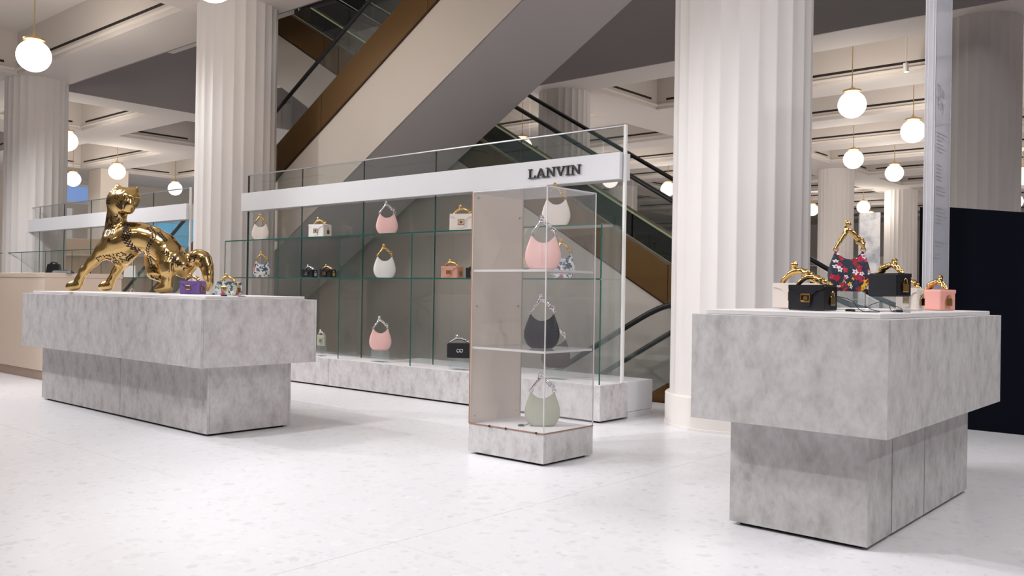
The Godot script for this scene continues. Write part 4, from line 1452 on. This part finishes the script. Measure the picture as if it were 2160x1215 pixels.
func pendant(label: String, x: float, z: float, energy := 2.6) -> void:
	var t := thing("pendant_lamp", label, "pendant lamp", Vector3(x, 4.6, z), "opal globe pendants under the ceiling")
	var r := 0.246
	if globe_mesh == null:
		var st := mb()
		var p := []
		for i in 19:
			var a := -PI / 2 + PI * i / 18
			p.append(Vector2(maxf(cos(a) * r, 0.0001), sin(a) * r * 0.985))
		lathe(st, p, 36, Vector3.ZERO, true)
		globe_mesh = st.commit()
	var g := obj("globe", globe_mesh, M.globe, t)
	var st := mb()
	lathe(st, [Vector2(0.0, 0.232), Vector2(0.155, 0.232), Vector2(0.16, 0.238), Vector2(0.16, 0.256), Vector2(0.155, 0.262), Vector2(0.06, 0.268), Vector2(0.052, 0.3), Vector2(0.02, 0.306), Vector2(0.011, 0.36), Vector2(0.0, 0.362)], 28)
	obj("brass_cap", st, M.brass, t)
	st = mb()
	tube(st, [Vector3(0, 0.35, 0), Vector3(0, PANEL - 4.6 + 0.0, 0)], 0.0085, 8)
	lathe(st, [Vector2(0, PANEL - 4.6 - 0.03), Vector2(0.05, PANEL - 4.6 - 0.026), Vector2(0.05, PANEL - 4.6)], 20)
	obj("rod", st, M.brass, t)
	var l := OmniLight3D.new()
	l.name = "glow"
	l.light_energy = energy
	l.light_color = Color(1.0, 0.965, 0.92)
	l.light_size = 0.2
	l.omni_range = 40.0
	l.omni_attenuation = 2.0
	l.shadow_enabled = true
	t.add_child(l)

func pendants() -> void:
	var list := [
		["large globe pendant at the top left corner, nearest to the viewer on that side", -14.34, -5.27],
		["globe pendant cut off by the top edge beside the left fluted column", -9.16, -5.25],
		["globe pendant half hidden by the leftmost fluted column", -22.24, -8.96],
		["small globe pendant directly right of the leftmost column, below a larger one", -30.11, -12.34],
		["globe pendant hanging above the head of the gold cat", -26.89, -12.32],
		["small globe pendant behind the rail of the far display wall", -29.8, -15.74],
		["largest globe pendant right of the big white column", -5.89, -15.99],
		["globe pendant partly hidden behind the clear information totem", -5.83, -19.29],
		["globe pendant hanging straight below the largest one right of the big column", -8.19, -22.38],
		["globe pendant above the black bag, left of the totem", -8.19, -25.5],
		["small distant globe beside the right edge of the big column", -14.33, -34.72],
		["small distant globe between the two far columns, the upper of two", -12.25, -34.6],
		["smallest distant globe between the far columns, the lower of two", -13.53, -39.09],
		["globe pendant at the right edge of the view beyond the dark wall", -5.54, -28.15],
		["globe pendant touching the left edge of the big white column", -15.39, -25.39],
		["globe pendant seen through the glass of the far escalator", -13.78, -16.05],
		["globe pendant half hidden under the white fascia by its right end", -15.62, -22.38],
		["tiny globe at the right edge low beside the far column", -7.16, -35.28],
	]
	for p in list: pendant(p[0], p[1], p[2])

# ---------------------------------------------------------------- totem, dark wall and the far shop floor
func text(parent: Node3D, s: String, at: Vector3, height: float, turn: float, m: Material, fnt := "Droid Sans", weight := 400) -> void:
	var tm := TextMesh.new()
	var f := SystemFont.new()
	f.font_names = PackedStringArray([fnt])
	f.font_weight = weight
	tm.font = f
	tm.text = s
	tm.font_size = 48
	tm.pixel_size = height / 48.0
	tm.depth = 0.001
	tm.horizontal_alignment = HORIZONTAL_ALIGNMENT_LEFT
	var o := obj("lettering", tm, m, parent)
	o.position = at
	o.rotation.y = turn

func background() -> void:
	# clear information totem behind the right table
	var t := thing("information_totem", "tall clear acrylic information totem printed with small grey text", "totem", Vector3(-1.76, 0, -6.05))
	box("front_edge", Vector3(0, 0.05, -0.012), Vector3(0.064, 3.2, 0), M.acrylic_milky, t, 0.001)
	for x in [0.0, 0.018, 0.046, 0.06]:
		box("edge_strip", Vector3(x, 0.05, -0.011), Vector3(x + 0.004, 3.2, 0.002), M.acrylic_edge, t, 0.0)
	box("panel", Vector3(0.05, 0.05, -0.36), Vector3(0.062, 3.2, -0.013), M.acrylic_milky, t, 0.0)
	box("panel", Vector3(0.0, 0.05, -0.36), Vector3(0.012, 3.2, -0.013), M.acrylic, t, 0.0)
	box("edge_strip", Vector3(0.05, 0.05, -0.364), Vector3(0.063, 3.2, -0.36), M.acrylic_edge, t, 0.0)
	box("foot", Vector3(-0.06, 0, -0.42), Vector3(0.12, 0.05, 0.06), M.steel, t, 0.003)
	var tx := 0.0635
	text(t, "The", Vector3(tx, 2.49, -0.05), 0.1, PI / 2, M.print_grey)
	text(t, "Foy", Vector3(tx, 2.4, -0.05), 0.1, PI / 2, M.print_grey)
	# lines of small print
	var r := RandomNumberGenerator.new()
	r.seed = 12
	for blk in [[2.21, 6], [2.0, 5], [1.86, 3], [1.72, 5], [1.5, 2], [1.42, 2]]:
		for i in blk[1]:
			var yy: float = blk[0] - i * 0.024
			box("print_line", Vector3(0.062, yy, -0.055 - r.randf_range(0.1, 0.25)), Vector3(0.0632, yy + 0.0055, -0.055), M.print_grey, t, 0.0)
	# dark partition at the right edge
	var w := thing("dark_partition", "black partition wall at the right edge behind the concrete table", "partition")
	var st := mb()
	prism(st, [Vector2(-2.47, 0.0), Vector2(3.0, 0.0), Vector2(3.0, 1.45), Vector2(-1.643, 1.869), Vector2(-2.223, 1.942), Vector2(-2.47, 1.955)], -8.4, -8.55)
	obj("panel", st, M.void_black, w)
	# square pier, white screens and shelving far left
	var p := struct("column")
	box("pier", Vector3(-32.6, 0, -14.9), Vector3(-31.6, BEAM, -13.9), M.cladding, p, 0.01)
	var win := struct("window_1")
	box("frame", Vector3(-36.0, 2.1, -20.4), Vector3(-35.94, 4.45, -17.35), M.white_metal, win, 0.0)
	for i in 4:
		var z := -20.3 + i * 0.72
		for yy in [2.2, 2.75, 3.3, 3.85]:
			box("pane", Vector3(-35.93, yy, z), Vector3(-35.9, yy + 0.5, z + 0.66), M.window_glow, win, 0.0)
	win = struct("window_2")
	box("frame", Vector3(-36.0, 4.3, -15.4), Vector3(-35.95, 5.1, -13.6), M.white_metal, win, 0.0)
	box("pane", Vector3(-35.95, 4.4, -15.3), Vector3(-35.92, 5.0, -13.7), M.sky_glow, win, 0.0)
	var d := thing("display_screen", "white merchandising screen behind the far display wall, left of the gold cat", "screen", Vector3(-25.5, 0, -9.6), "", YAW)
	box("panel", Vector3(-0.9, 0, -0.05), Vector3(0.9, 3.2, 0.05), M.case_white, d, 0.005)
	d = thing("display_screen", "tan wall unit seen through the far display wall behind the cat", "wall unit", Vector3(-24.0, 0, -10.5), "", YAW)
	box("body", Vector3(-1.2, 0, -0.2), Vector3(1.6, 2.35, 0.2), M.display_tan, d, 0.005)
	for yy in [0.8, 1.4, 1.9]:
		box("shelf", Vector3(-1.1, yy, 0.2), Vector3(1.5, yy + 0.03, 0.34), M.cladding, d, 0.0)
	# far right: marble pillar between the columns, low walls
	d = thing("marble_pillar", "white veined marble pillar between the two distant columns", "pillar", Vector3(-9.2, 0, -26.5), "", 0.4)
	box("shaft", Vector3(-0.28, 0, -0.28), Vector3(0.28, 3.6, 0.28), M.marble, d, 0.01)
	d = thing("display_wall_unit", "grey wall unit far behind the right table", "wall unit", Vector3(-15.5, 0, -40.0))
	box("body", Vector3(-3, 0, -0.3), Vector3(3, 2.9, 0.3), M.display_grey, d, 0.01)
	for i in 5:
		box("shelf", Vector3(-2.9, 0.5 + i * 0.5, 0.3), Vector3(2.9, 0.53 + i * 0.5, 0.6), M.cladding, d, 0.0)
	d = thing("display_wall_unit", "brown wall unit far behind the totem and the right table", "wall unit", Vector3(-8.0, 0, -42.0))
	box("body", Vector3(-3.4, 0, -0.3), Vector3(3.4, 2.6, 0.3), M.display_tan, d, 0.01)
	for i in 4:
		box("shelf", Vector3(-3.3, 0.5 + i * 0.5, 0.3), Vector3(3.3, 0.53 + i * 0.5, 0.6), M.display_dark, d, 0.0)
